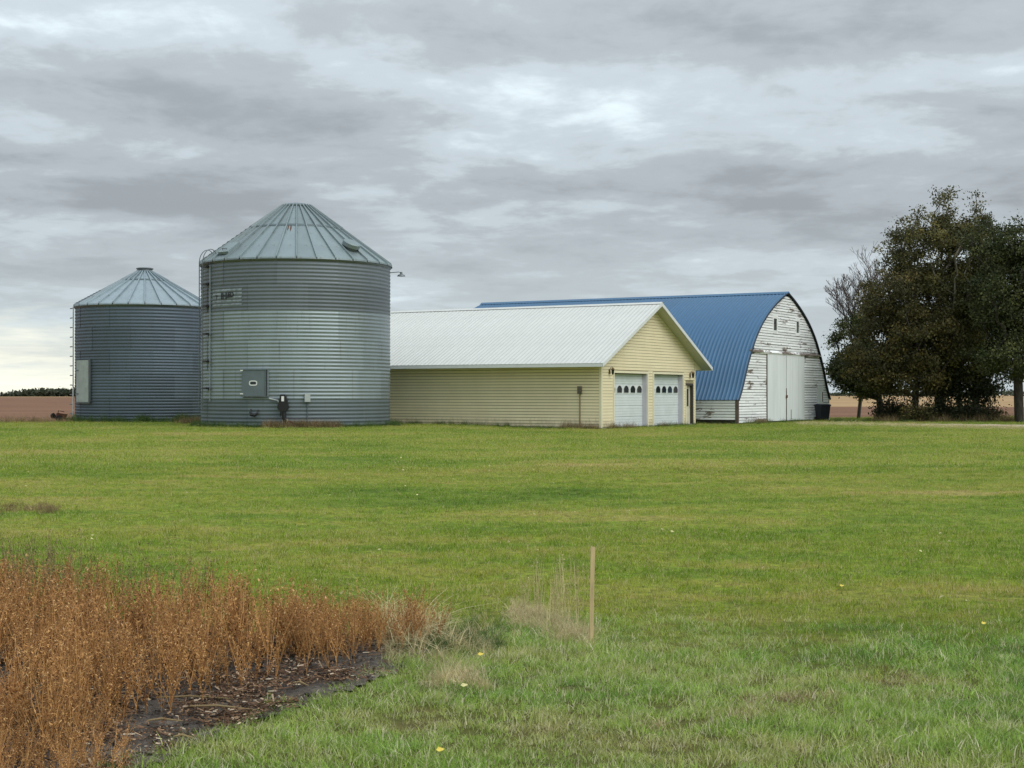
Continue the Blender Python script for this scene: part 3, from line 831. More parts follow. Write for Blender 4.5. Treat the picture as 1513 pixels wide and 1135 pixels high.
for k in range(9):
    t = 0.03 + k * 0.045
    M().tube([cone(t - 0.012, R(-80), 0.02), cone(t, R(-80), 0.09), cone(t, R(-70), 0.09), cone(t - 0.012, R(-70), 0.02)], 0.018, 5).build('roof_step', MT['galv_trim'], SB)

# ================================================================== siding helpers
def course(name, parent, x0a, x0b, x1a, x1b, z0, z1, mat, axis='x', base=0.0, thick=0.040, top=0.026):
    """one lapped board: x0a..x1a at its bottom edge z0, x0b..x1b at its top edge z1; faces -y (axis x) or -x (axis y)"""
    if axis == 'x':
        v = [(x0a, base - thick, z0), (x1a, base - thick, z0), (x1b, base - top, z1), (x0b, base - top, z1),
             (x0a, base, z0), (x1a, base, z0), (x1b, base, z1), (x0b, base, z1)]
    else:
        v = [(base - thick, x1a, z0), (base - thick, x0a, z0), (base - top, x0b, z1), (base - top, x1b, z1),
             (base, x1a, z0), (base, x0a, z0), (base, x0b, z1), (base, x1b, z1)]
    return put(name, mesh(name, v, [(0, 1, 2, 3), (0, 4, 5, 1), (5, 6, 2, 1), (0, 3, 7, 4), (3, 2, 6, 7)], mat), parent)

def cut(spans, z0, z1, holes):
    """remove holes (x0,x1,z0,z1) from a list of spans for the strip z0..z1"""
    out = []
    for a, b in spans:
        segs = [(a, b)]
        for hx0, hx1, hz0, hz1 in holes:
            if z1 > hz0 + 0.02 and z0 < hz1 - 0.02:
                ns = []
                for p, q in segs:
                    if hx1 <= p or hx0 >= q: ns.append((p, q)); continue
                    if hx0 > p: ns.append((p, hx0))
                    if hx1 < q: ns.append((hx1, q))
                segs = ns
        out += segs
    return out

# ================================================================== yellow garage
GA = thing('garage', 'long pale yellow two-door garage with white metal roof', 'garage', (4.13, 67.5, 0.0), R(60.2))
GW, GL = 11.16, 18.0
EZ, AZ = 3.03, 6.14           # roof height at the eave tips and at the ridge
OV = 1.02; MID = GW / 2
def groof(x): return EZ + (AZ - EZ) * (1 - abs(x - MID) / (MID + OV))
def gwall(x): return groof(x) - 0.14
D1, D2, D3 = (1.34, 5.10), (5.88, 9.56), (9.98, 10.88)
DT, ET = 2.62, 2.12
# sheathing with the openings left free
sw = M()
cuts = [0.0, D1[0], D1[1], D2[0], D2[1], D3[0], D3[1], GW]
for i in range(7):
    a, b = cuts[i], cuts[i + 1]
    zb = DT if i in (1, 3) else (ET if i == 5 else 0.0)
    top = [(b, gwall(b)), (a, gwall(a))]
    if a < MID < b: top = [(b, gwall(b)), (MID, gwall(MID)), (a, gwall(a))]
    sw.prism([(a, zb), (b, zb)] + top, 'y', 0.002, 0.12)
sw.build('gable_wall', MT['sheath'], GA)
M().box(0.003, 0.123, 0, 0.12, GL, 2.86).build('side_wall', MT['sheath'], GA)
M().box(GW - 0.12, 0.123, 0, GW, GL, 2.86).build('side_wall', MT['sheath'], GA)
M().prism([(0.0, 0), (GW, 0), (GW, gwall(GW)), (MID, gwall(MID)), (0, gwall(0))], 'y', GL + 0.001, GL + 0.1).build('rear_wall', MT['siding'], GA)
M().box(0.1, 0.13, -0.02, GW - 0.1, GL - 0.1, 0.02).build('floor_slab', MT['concrete'], GA)
# siding, one piece per course
CH = 0.142
holes = [(D1[0] - 0.13, D1[1] + 0.13, 0, DT + 0.12), (D2[0] - 0.13, D2[1] + 0.13, 0, DT + 0.12), (D3[0] - 0.09, D3[1] + 0.09, 0, ET + 0.09)]
z = 0.06; k = 0
def gspan(z):
    """inner limits of the gable at height z"""
    if z <= gwall(0): return 0.07, GW - 0.07
    t = (z + 0.14 - EZ) / (AZ - EZ); d = (1 - t) * (MID + OV); return MID - d, MID + d
while z < gwall(MID) - 0.05:
    z1 = min(z + CH, gwall(MID) - 0.001)
    a0, b0 = gspan(z); a1, b1 = gspan(z1)
    pieces = cut([(a0, b0)], z, z1, holes)
    for p, q in pieces:
        # butt joints of the siding lengths
        xs_ = [p, q]
        if q - p > 4.2: xs_ = [p, p + (3.66 if k % 2 else 1.9) + 0.0, q] if q - p < 7 else [p, p + (3.66 if k % 2 else 2.2), p + (7.3 if k % 2 else 5.9), q]
        for u0, u1 in zip(xs_[:-1], xs_[1:]):
            la_ = a1 if u0 == a0 else u0; lb_ = b1 if u1 == b0 else u1
            if u1 - u0 > 0.05: course('siding_board', GA, u0, la_, u1 - 0.004, lb_ - 0.004, z + 0.016, z1, MT['siding'])
    z = z1; k += 1
z = 0.06; k = 0
while z < 2.84:
    z1 = min(z + CH, 2.87); L_ = [0.075]
    L_ += [2.2 + (k % 3) * 1.2 + i * 3.66 for i in range(4)] + [GL]
    for u0, u1 in zip(L_[:-1], L_[1:]): course('siding_board', GA, u0, u0, u1 - 0.004, u1 - 0.004, z + 0.026, z1, MT['siding'], 'y')
    z = z1; k += 1
M().prism([(-0.046, -0.046), (0.075, -0.046), (0.075, -0.002), (-0.002, -0.002), (-0.002, 0.075), (-0.046, 0.075)], 'z', 0.05, 2.87).build('corner_post', MT['corner'], GA)
M().prism([(GW + 0.046, -0.046), (GW + 0.046, 0.075), (GW + 0.002, 0.075), (GW + 0.002, -0.002), (GW - 0.075, -0.002), (GW - 0.075, -0.046)], 'z', 0.05, 2.87).build('corner_post', MT['corner'], GA)
M().box(-0.03, -0.035, -0.1, GW + 0.03, 0.0, 0.057).build('foundation', MT['concrete'], GA)
M().box(-0.035, 0.0, -0.1, 0.0, GL, 0.057).build('foundation', MT['concrete'], GA)

# roof sheets, one per sheet width, with ribs
def rib_profile(width, nr, rh, rw):
    ys = [0.0]; hs_ = [0.0]; p = width / nr
    for i in range(nr):
        c = p * (i + 0.5)
        ys += [c - rw, c - rw * 0.5, c + rw * 0.5, c + rw]; hs_ += [0, rh, rh, 0]
    ys.append(width); hs_.append(0.0)
    return ys, hs_
def ribbed(prof, width, nr, rh, rw, mat, nm='roof_sheet', smooth=False, lap=0.006):
    """prof: (x,z,nx,nz) points up the slope; ribs run along them, sheet extends along y"""
    ys, hs_ = rib_profile(width, nr, rh, rw); V = []; Fc = []; n = len(ys)
    for (x, z, nx, nz) in prof:
        for i, (y, h_) in enumerate(zip(ys, hs_)):
            lift = h_ + (lap if i == n - 1 else 0)
            V.append((x + nx * lift, y, z + nz * lift))
    for i in range(len(prof) - 1):
        for j in range(n - 1):
            a = i * n + j; Fc.append((a, a + 1, a + n + 1, a + n))
    return fast_mesh(nm, V, Fc, mat, smooth)
sl = math.atan2(AZ - EZ, MID + OV); nx_, nz_ = -math.sin(sl), math.cos(sl)
sheetw = 19.2 / 21
mL = ribbed([(-OV, EZ, nx_, nz_), (MID, AZ, nx_, nz_)], sheetw, 4, 0.010, 0.018, MT['white_roof'])
mR = ribbed([(MID, AZ, -nx_, nz_), (GW + OV, EZ, -nx_, nz_)], sheetw, 4, 0.010, 0.018, MT['white_roof'])
for i in range(21):
    put('roof_sheet', mL, GA, (0, -0.6 + i * sheetw, 0)); put('roof_sheet', mR, GA, (0, -0.6 + i * sheetw, 0))
M().prism([(MID - 0.20, AZ - 0.06), (MID, AZ + 0.045), (MID + 0.20, AZ - 0.06), (MID, AZ + 0.02)], 'y', -0.63, 18.63).build('ridge_cap', MT['white_roof'], GA)
# fascia, soffits, rakes
for sgn, ex in ((-1, -OV), (1, GW + OV)):
    x0, x1 = sorted((ex - sgn * 0.035, ex - sgn * 0.01))
    M().box(x0, -0.60, EZ - 0.165, x1, 18.6, EZ - 0.006).build('fascia', MT['white_trim'], GA)
    xa, xb = sorted((ex - sgn * 0.036, 0.0 if sgn < 0 else GW))
    M().box(xa, 0.0, EZ - 0.155, xb, 18.55, EZ - 0.14).build('eave_soffit', MT['soffit'], GA)
    # sloping soffit and rake board under the gable overhang
    a, b = (ex - sgn * 0.036, MID)
    M().prism([(a, groof(a) - 0.15), (b, AZ - 0.15), (b, AZ - 0.135), (a, groof(a) - 0.135)], 'y', -0.575, -0.026).build('rake_soffit', MT['soffit'], GA)
    e2 = ex + sgn * 0.012
    M().prism([(e2, EZ - 0.17), (MID, AZ - 0.165), (MID, AZ + 0.022), (e2, EZ + 0.016)], 'y', -0.622, -0.602).build('rake_board', MT['white_trim'], GA)
    # boxed end of the eave
    w_ = 0.0 if sgn < 0 else GW
    M().prism([(ex - sgn * 0.04, EZ - 0.14), (w_, EZ - 0.14), (w_, groof(w_) - 0.15), (ex - sgn * 0.04, groof(ex) - 0.13)], 'y', -0.022, -0.004).build('eave_return', MT['siding'], GA)

# overhead doors
def overhead_door(x0, x1):
    d = M().box(x0 - 0.02, 0.285, 0.0, x1 + 0.02, 0.30, DT).build('overhead_door', MT['door_white'], GA)
    n = 5; h = DT / n
    for i in range(n):
        if i == 3:      # section with the windows: cut into stiles round each pane
            z0, z1 = i * h + 0.006, (i + 1) * h - 0.006
        z0, z1 = i * h + 0.008, (i + 1) * h - 0.008
        M().prism([(0.24, z0 + 0.012), (0.25, z0), (0.284, z0), (0.284, z1), (0.25, z1), (0.24, z1 - 0.012)], 'x', x0 + 0.005, x1 - 0.005).build('door_section', MT['door_white'], d)
        for q in (0.25, 0.5, 0.75):     # pressed grooves
            if i != 3: M().box(x0 + 0.01, 0.2375, z0 + (z1 - z0) * q - 0.006, x1 - 0.01, 0.2395, z0 + (z1 - z0) * q + 0.006).build('pressed_rib', MT['box_grey'], d)
    zc_ = 3.5 * h
    for j in range(5):
        cx = x0 + (x1 - x0) * (j + 0.5) / 5 - 0.02
        def shape(s): return [(cx + q[0] * s * 1.22, zc_ + q[1] * s * 0.76) for q in [(-0.205, -0.20), (0.205, -0.20), (0.225, 0.04), (0.18, 0.12), (0.15, 0.18), (0.06, 0.245), (-0.06, 0.245), (-0.15, 0.18), (-0.18, 0.12), (-0.225, 0.04)]]
        wdw = M().prism(shape(1.18), 'y', 0.222, 0.2385).build('window', MT['white_trim'], d)
        M().prism(shape(1.0), 'y', 0.216, 0.2215).build('pane', MT['glass'], wdw)
    # dirt-splashed weather strip
    M().box(x0, 0.225, 0.0, x1, 0.238, 0.035).build('bottom_seal', MT['black'], d)
    # jambs and head
    for a, b, mt in ((x0 - 0.115, x0, 'white_trim'), (x1, x1 + 0.115, 'white_trim')):
        M().box(a, -0.05, 0.0, b, 0.0, DT + 0.11).build('door_casing', MT['corner'], d)
    M().box(x0 + 0.001, -0.05, DT, x1 - 0.001, 0.0, DT + 0.11).build('door_casing', MT['corner'], d)
    M().box(x0 - 0.002, 0.001, 0.0, x0 + 0.02, 0.24, DT).build('jamb', MT['jamb'], d)
    M().box(x1 - 0.02, 0.001, 0.0, x1 + 0.002, 0.24, DT).build('jamb', MT['jamb'], d)
    M().box(x0 + 0.021, 0.001, DT - 0.03, x1 - 0.021, 0.24, DT + 0.002).build('head_jamb', MT['brown_frame'], d)
overhead_door(*D1); overhead_door(*D2)
# entry door
x0, x1 = D3
ed = M().box(x0 + 0.01, 0.10, 0.04, x1 - 0.09, 0.145, ET - 0.06).build('entry_door', MT['door_cream'], GA)
M().box(x0 + 0.10, 0.092, 0.98, x1 - 0.30, 0.099, 1.90).build('glazing_frame', MT['brown_frame'], ed)
for i in range(2):
    for j in range(3):
        a = x0 + 0.12 + i * 0.195; z0 = 1.0 + j * 0.30
        M().box(a, 0.086, z0, a + 0.172, 0.0915, z0 + 0.272).build('pane', MT['glass'], ed)
M().prism([(x0 + 0.12, 0.18), (x1 - 0.28, 0.18), (x1 - 0.28, 0.82), (x0 + 0.12, 0.82)], 'y', 0.088, 0.099).build('door_panel', MT['door_cream'], ed)
M().lathe([(0.03, 0), (0.035, 0.02), (0.01, 0.05)], 10, (x1 - 0.16, 0.06, 0.95)).build('door_knob', MT['brass'], ed)
M().box(x1 - 0.088, -0.05, 0.0, x1 + 0.02, 0.12, ET).build('door_frame', MT['brown_frame'], ed)
M().box(x0 - 0.06, -0.05, ET - 0.058, x1 + 0.02, 0.12, ET + 0.06).build('door_frame', MT['brown_frame'], ed)
M().box(x0 - 0.08, -0.05, 0.0, x0 + 0.008, 0.0, ET - 0.06).build('door_casing', MT['corner'], ed)
M().box(x0, 0.0, -0.01, x1, 0.2, 0.038).build('threshold', MT['concrete'], ed)
# coach lamps
def coach(xc, zc_):
    b = M().box(xc - 0.06, -0.07, zc_ - 0.16, xc + 0.06, -0.03, zc_ + 0.06).build('wall_lamp', MT['brass'], GA)
    M().tube([(xc, -0.05, zc_), (xc, -0.12, zc_ + 0.14), (xc, -0.2, zc_ + 0.18), (xc, -0.22, zc_ + 0.12)], 0.014, 6).build('lamp_arm', MT['brass'], b)
    M().lathe([(0.02, 0.14), (0.09, 0.07), (0.10, 0.05), (0.02, 0.05)], 8, (xc, -0.22, zc_)).build('lamp_roof', MT['brass'], b)
    M().lathe([(0.075, 0.05), (0.05, -0.16), (0.02, -0.2)], 6, (xc, -0.22, zc_)).build('lantern', MT['glass'], b)
coach(0.80, 2.72); coach(10.45, 2.66)
# meter box on its conduit against the long wall
mb = M().box(-0.16, 0.98, 1.62, -0.02, 1.16, 1.98).build('meter_box', dull('grey_brown_meter_box', (0.13, 0.115, 0.085), 0.6), GA)
M().tube([(-0.07, 1.07, 1.62), (-0.07, 1.07, 0.0)], 0.03).build('conduit', dull('tan_conduit', (0.26, 0.22, 0.14), 0.6), mb)

# ================================================================== gothic-roofed barn
BA = thing('barn', 'old white barn with peeling boards under a curved blue roof', 'barn', (12.0, 77.45, 0.0), R(60.2))
PR = [(0.0, 7.47), (1.0, 7.17), (2.1, 6.72), (2.9, 6.35), (3.6, 5.98), (4.2, 5.60), (4.75, 5.20), (5.2, 4.82), (5.6, 4.40), (6.0, 3.95), (6.3, 3.58), (6.6, 3.17), (6.85, 2.78), (7.08, 2.42), (7.3, 2.05), (7.52, 1.76), (7.80, 1.42), (7.93, 1.30)]
BC, BW, BL = 7.85, 15.7, 20.3
def usm(z):
    zs = [p[1] for p in PR][::-1]; us = [p[0] for p in PR][::-1]
    return float(np.interp(z, zs, us))
# dense smooth profile with normals
from math import hypot
def dense(PR, m=2):
    u = [p[0] for p in PR]; zf = [p[1] for p in PR]; out = []
    for i in range(len(PR) - 1):
        for k in range(m):
            t = k / m; out.append((u[i] + (u[i + 1] - u[i]) * t, zf[i] + (zf[i + 1] - zf[i]) * t))
    out.append(PR[-1]); a = np.array(out)
    b = a.copy()
    for _ in range(2): b[1:-1] = (b[:-2] + 2 * b[1:-1] + b[2:]) / 4
    return b
DP = dense(PR)
def norms(DP, side):
    res = []
    for i, (u, z) in enumerate(DP):
        a = DP[max(i - 1, 0)]; b = DP[min(i + 1, len(DP) - 1)]
        tu, tz = b[0] - a[0], b[1] - a[1]; l = hypot(tu, tz)
        n_u, n_z = -tz / l, tu / l
        res.append((BC + side * u, z, side * n_u, n_z))
    return res
PL = norms(DP, -1)[::-1]; PRt = norms(DP, 1)
shw = (BL + 0.38) / 23
mL = ribbed(PL, shw, 4, 0.028, 0.026, MT['blue_roof'], smooth=True); mR = ribbed(PRt, shw, 4, 0.028, 0.026, MT['blue_roof'], smooth=True)
for i in range(23):
    put('roof_sheet', mL, BA, (0, -0.11 + i * shw, 0)); put('roof_sheet', mR, BA, (0, -0.11 + i * shw, 0))
M().prism([(BC - 0.28, 7.42), (BC - 0.1, 7.505), (BC, 7.56), (BC + 0.1, 7.505), (BC + 0.28, 7.42), (BC, 7.46)], 'y', -0.15, BL + 0.3).build('ridge_cap', MT['blue_roof'], BA)
def strip(prof, off0, off1, y0, y1, name, mat):
    V = []; Fc = []
    for x, z, nx, nz in prof:
        V += [(x + nx * off0, y0, z + nz * off0), (x + nx * off1, y0, z + nz * off1), (x + nx * off1, y1, z + nz * off1), (x + nx * off0, y1, z + nz * off0)]
    for i in range(len(prof) - 1):
        for j in range(4):
            a = i * 4 + j; b = i * 4 + (j + 1) % 4; Fc.append((a, b, b + 4, a + 4))
    return put(name, fast_mesh(name, V, Fc, mat), BA)
for pr in (PL, PRt):
    strip(pr, -0.05, 0.045, -0.14, -0.115, 'rake_trim', MT['blue_trim'])
    strip(pr, -0.05, -0.012, -0.11, -0.06, 'roof_edge_board', MT['barn_dark'])
    strip(pr, -0.08, -0.02, BL, BL + 0.2, 'roof_edge_board', MT['barn_dark'])
# body
cap = [(BC - u, z - 0.10) for u, z in DP[::-1] if z > 1.6] ; cap2 = [(BC + u, z - 0.10) for u, z in DP if z > 1.6]
outline = [(0.02, 0), (BW - 0.02, 0), (BW - 0.02, 1.35)] + cap2[::-1] + cap[::-1][1:] + [(0.02, 1.35)]
M().prism(outline, 'y', 0.002, 0.10).build('gable_wall', MT['barn_dark'], BA)
M().prism(outline, 'y', BL - 0.1, BL).build('gable_wall', MT['barn_dark'], BA)
M().box(0.02, 0.101, 0, 0.12, BL - 0.101, 1.34).build('side_wall', MT['barn_dark'], BA)
M().box(BW - 0.12, 0.101, 0, BW - 0.02, BL - 0.101, 1.34).build('side_wall', MT['barn_dark'], BA)
# clapboards, board by board
BH = 0.150
bh = [(4.45, 10.75, 0, 3.86), (5.47, 6.22, 5.12, 6.00), (9.38, 10.07, 5.12, 6.00), (13.34, 14.52, 0, 2.10)]
rb = random.Random(12)
z = 0.05; k = 0
while z < 7.25:
    z1 = min(z + BH, 7.32)
    def lim(zz_):
        u = usm(zz_ + 0.12) if zz_ > 1.3 else BC - 0.09
        return BC - min(u, BC - 0.09) + 0.02, BC + min(u, BC - 0.09) - 0.02
    a0, b0 = lim(z); a1, b1 = lim(z1)
    for p, q in cut([(a0, b0)], z, z1, bh):
        xs_ = [p]
        while xs_[-1] < q - 3.2: xs_.append(xs_[-1] + rb.uniform(1.6, 3.6))
        xs_.append(q)
        for u0, u1 in zip(xs_[:-1], xs_[1:]):
            if u1 - u0 < 0.06: continue
            la_ = a1 if u0 == a0 else u0; lb_ = b1 if u1 == b0 else u1
            s0, s1 = rb.uniform(-0.008, 0.008), rb.uniform(-0.008, 0.008)
            if rb.random() < 0.04 and u0 != a0: u0 += rb.uniform(0.05, 0.3); la_ = u0
            left = u1 < 4.6 or z > 3.9
            o = course('clapboard', BA, u0, la_, u1 - 0.008, lb_ - 0.008, z + 0.026 + s0, z1 + s0, MT['peel_more'] if (left and rb.random() < 0.45) else MT['peel'], thick=rb.uniform(0.034, 0.052))
            o.rotation_euler = (0, (s1 - s0) / max(u1 - u0, 0.5) * 0.6, 0) if False else (0, 0, 0)
    z = z1; k += 1
z = 0.22; k = 0
while z < 1.20:
    z1 = z + BH
    L_ = [0.12]
    while L_[-1] < BL - 4: L_.append(L_[-1] + rb.uniform(2.2, 4.2))
    L_.append(BL)
    for u0, u1 in zip(L_[:-1], L_[1:]):
        if z < 0.3 and (5.0 < u0 < 9 or rb.random() < 0.4): continue       # bottom boards rotted off
        course('clapboard', BA, u0, u0, u1 - 0.01, u1 - 0.01, z + 0.026, z1, MT['peel_more'] if rb.random() < 0.5 else MT['peel'], 'y', thick=rb.uniform(0.034, 0.052))
    z = z1; k += 1
M().box(-0.05, -0.05, 0.0, 0.11, 0.11, 1.36).build('corner_board', MT['old_wood'], BA)
M().box(BW - 0.10, -0.05, 0.0, BW + 0.05, 0.11, 1.36).build('corner_board', MT['peel'], BA)
# ledge over the doors
e0, e1 = BC - usm(4.05) - 0.10, BC + usm(4.05) + 0.12
M().prism([(-0.15, 3.93), (-0.02, 3.93), (-0.02, 4.07), (-0.13, 3.985)], 'x', e0, e1).build('drip_ledge', MT['ledge'], BA)
M().box(3.2, -0.10, 3.86, 12.4, -0.035, 3.925).build('door_track', MT['peel_more'], BA)
# sliding doors
for a, b in ((4.42, 7.54), (7.61, 10.80)):
    d = M().box(a, -0.085, 0.10, b, -0.04, 3.86).build('sliding_door', MT['barn_door'], BA)
    w3 = (b - a) / 3
    for i in range(1, 3):
        M().box(a + w3 * i - 0.004, -0.0875, 0.12, a + w3 * i + 0.004, -0.0855, 3.84).build('sheet_joint', MT['box_grey'], d)
M().box(4.36, -0.09, 0.05, 4.415, -0.036, 3.86).build('door_stop', MT['old_wood'], BA)
M().box(7.545, -0.07, 0.05, 7.605, -0.036, 3.84).build('door_gap', MT['barn_dark'], BA)
M().box(7.50, -0.12, 0.10, 7.56, -0.088, 1.95).build('door_latch_board', MT['old_wood'], BA)
M().box(7.42, -0.13, 1.40, 7.68, -0.121, 1.56).build('hasp', MT['rust'], BA)
M().box(8.35, -0.10, 0.15, 8.42, -0.088, 0.72).build('door_handle', MT['old_wood'], BA)
# small access door at the right
sd = M().box(13.36, -0.06, 0.06, 14.50, -0.002, 2.16).build('access_door', MT['barn_door'], BA)
M().box(14.30, -0.085, 1.15, 14.36, -0.062, 1.75).build('door_handle', MT['rust'], sd)
# gable windows
for a, b, z0, z1 in ((5.52, 6.17, 5.17, 5.95), (9.43, 10.02, 5.17, 5.95)):
    w_ = M().box(a + 0.05, -0.012, z0 + 0.05, b - 0.05, -0.001, z1 - 0.05).build('gable_window', MT['glass'], BA)
    for q in ((a - 0.07, z0 - 0.13, a + 0.06, z1 + 0.14), (b - 0.06, z0 - 0.13, b + 0.07, z1 + 0.14), (a + 0.061, z1 - 0.05, b - 0.061, z1 + 0.14), (a + 0.061, z0 - 0.13, b - 0.061, z0 + 0.06)):
        M().box(q[0], -0.05, q[1], q[2], -0.001, q[3]).build('window_frame', MT['peel_more'], w_)
    M().box((a + b) / 2 - 0.012, -0.03, z0 + 0.061, (a + b) / 2 + 0.012, -0.013, z1 - 0.051).build('muntin', MT['old_wood'], w_)
    M().box(a + 0.061, -0.028, (z0 + z1) / 2 - 0.012, b - 0.061, -0.0135, (z0 + z1) / 2 + 0.012).build('muntin', MT['old_wood'], w_)

# ================================================================== cart, stake, implement
CT = thing('wheeled_bin', 'dark navy wheeled rubbish bin standing at the right corner of the barn', 'rubbish bin', (gx(1215.0, 88.0), 88.0, 0.0), R(20))
v = [(-0.27, -0.3, 0.08), (0.27, -0.3, 0.08), (0.27, 0.25, 0.08), (-0.27, 0.25, 0.08), (-0.33, -0.38, 0.90), (0.33, -0.38, 0.90), (0.33, 0.36, 0.90), (-0.33, 0.36, 0.90)]
M().add(v, [(0, 3, 2, 1), (4, 5, 6, 7), (0, 1, 5, 4), (1, 2, 6, 5), (2, 3, 7, 6), (3, 0, 4, 7)]).build('body', MT['cart'], CT)
M().prism([(-0.42, 0.902), (0.42, 0.902), (0.40, 0.99), (0.0, 1.03), (-0.40, 0.99)], 'x', -0.36, 0.36).build('lid', MT['cart'], CT)
M().tube([(-0.3, 0.45, 0.93), (0.3, 0.45, 0.93)], 0.022).build('handle', MT['cart'], CT)
for s_ in (-1, 1):
    w_ = M().lathe([(0.13, -0.03), (0.13, 0.03)], 16).build('wheel', MT['black'], CT); w_.location = (s_ * 0.30, 0.28, 0.13); w_.rotation_euler = (0, R(90), 0)
for dx_, dz_ in ((0.0, 0),):
    M().box(-0.30, -0.385, 0.62, 0.30, -0.34, 0.66).build('rim_band', MT['cart'], CT)

SK = thing('wooden_stake', 'thin upright wooden survey stake by the dry grass clump', 'stake', (gx(873.5, 9.37), 9.37, 0.0), R(8))
SK.rotation_euler = (0, R(0.9), R(8))
M().prism([(-0.013, -0.10), (0.013, -0.10), (0.0125, 0.30), (0.0145, 0.617), (-0.0135, 0.622), (-0.0125, 0.30)], 'y', -0.006, 0.006).build('lath', MT['stake'], SK)

IM = thing('rusty_machinery', 'small dark rusty piece of farm machinery in weeds left of the bins', 'machinery', (gx(90, 79), 79.0, 0.10), R(25))
M().prism([(-0.32, 0.18), (0.22, 0.18), (0.34, 0.42), (-0.20, 0.50)], 'y', -0.2, 0.2).build('hopper', MT['rust'], IM)
M().tube([(-0.1, 0, 0.3), (0.75, 0.1, 0.02)], 0.06, 8).build('auger_tube', MT['rust'], IM)
w_ = M().lathe([(0.19, -0.05), (0.19, 0.05)], 16).build('wheel', MT['black'], IM); w_.location = (-0.12, -0.27, 0.19); w_.rotation_euler = (R(90), 0, 0)
w_ = M().lathe([(0.15, -0.05), (0.15, 0.05)], 16).build('wheel', MT['black'], IM); w_.location = (-0.42, -0.1, 0.34); w_.rotation_euler = (R(80), 0, R(40))
M().tube([(-0.2, 0.15, 0.1), (-0.1, 0.15, 0.62), (0.2, 0.15, 0.55)], 0.025).build('frame', MT['rust'], IM)

# ================================================================== trees
def grow(root, tops, n_stem, seed, stem_top, lean=(0, 0)):
    """connect attraction points to the nearest branch node: returns nodes, parents"""
    r = random.Random(seed)
    nodes = []; par = []
    for i in range(n_stem + 1):
        t = i / n_stem
        w = 0.12 * stem_top / 6
        nodes.append(Vector((root[0] + lean[0] * t + math.sin(t * 5 + seed) * w * t, root[1] + lean[1] * t + math.cos(t * 4 + seed) * w * t, root[2] + stem_top * t)))
        par.append(i - 1)
    start = max(1, int(n_stem * 0.22))
    pts = sorted(tops, key=lambda p: (p - nodes[int(n_stem * 0.5)]).length)
    arr = np.array([list(p) for p in nodes]); 
    tips = []
    plen = [ (nodes[i] - nodes[0]).length for i in range(len(nodes)) ]
    for p in pts:
        q = np.array(p); d = np.linalg.norm(arr - q, axis=1)
        cost = d + 0.30 * np.array(plen) + np.where(arr[:, 2] > q[2] + 0.1, (arr[:, 2] - q[2]) * 1.2, 0)
        cost[:start] += 50
        b = int(np.argmin(cost)); a = nodes[b]
        L = (p - a).length; m = max(1, int(L / 0.55)); prev = b
        for k in range(1, m + 1):
            t = k / m
            j = Vector((r.gauss(0, 1), r.gauss(0, 1), r.gauss(0, 0.7))) * 0.06 * (L ** 0.5) * (1 if k < m else 0)
            sag = Vector((0, 0, 1)) * (0.10 * L * t * (1 - t) * -1.0)
            nd = a.lerp(p, t) + j + sag
            nodes.append(nd); par.append(prev); plen.append(plen[prev] + 0.5); prev = len(nodes) - 1
            arr = np.vstack([arr, [list(nd)]])
        tips.append(prev)
    return nodes, par, tips

def branch_mesh(name, nodes, par, r_tip, r_base, mat, parent, ex=0.5, minr=0.0, sides=5):
    n = len(nodes); w = np.zeros(n); kids = [0] * n
    for i in range(n - 1, 0, -1):
        if kids[i] == 0: w[i] += 1
        w[par[i]] += w[i]; kids[par[i]] += 1
    rad = r_tip + (r_base - r_tip) * (w / max(w[0], 1)) ** ex
    V = []; Fc = []
    for i in range(1, n):
        if rad[i] < minr: continue
        a, b = nodes[par[i]], nodes[i]; d = (b - a)
        if d.length < 1e-4: continue
        d.normalize(); u = d.cross(Vector((0.3, 0.1, 1))).normalized(); q = d.cross(u)
        ra = min(rad[par[i]], rad[i] * 1.35); rb_ = rad[i]; sd_ = sides if rad[i] > 0.03 else 3
        k = len(V); ext = d * min(0.02, rb_)
        for p_, rr in ((a - ext, ra), (b + ext, rb_)):
            for s_ in range(sd_):
                t = 2 * math.pi * s_ / sd_; V.append(p_ + (u * math.cos(t) + q * math.sin(t)) * rr)
        for s_ in range(sd_): Fc.append((k + s_, k + (s_ + 1) % sd_, k + sd_ + (s_ + 1) % sd_, k + sd_ + s_))
    return put(name, fast_mesh(name, V, Fc, mat), parent), rad

def leaf_mesh(name, centers, per, spread, size, mat, parent, seed=1, droop=0.0):
    r = np.random.default_rng(seed); C = np.repeat(np.asarray(centers), per, axis=0); n = len(C)
    off = r.normal(0, 1, (n, 3)) * np.array([spread, spread, spread * 0.62]); C = C + off; C[:, 2] -= droop * np.abs(off[:, 0])
    ax = r.normal(0, 1, (n, 3)); ax /= np.linalg.norm(ax, axis=1, keepdims=True)
    b = r.normal(0, 1, (n, 3)); b -= (b * ax).sum(1, keepdims=True) * ax; b /= np.linalg.norm(b, axis=1, keepdims=True)
    s1 = size * r.uniform(0.6, 1.35, (n, 1)); s2 = s1 * r.uniform(0.42, 0.62, (n, 1))
    V = np.stack([C - ax * s1 * 0.5, C + b * s2 * 0.5 + ax * s1 * 0.05, C + ax * s1 * 0.5, C - b * s2 * 0.5 + ax * s1 * 0.05], 1).reshape(-1, 3)
    Fc = np.arange(n * 4).reshape(n, 4)
    me = fast_mesh(name, V, Fc, mat)
    clump = np.repeat(np.repeat(r.random(len(centers)) ** 1.3, per), 4) * 0.75 + np.repeat(r.random(n), 4) * 0.25
    a = me.attributes.new('rnd', 'FLOAT', 'POINT'); a.data.foreach_set('value', clump.astype(np.float32))
    return put(name, me, parent)

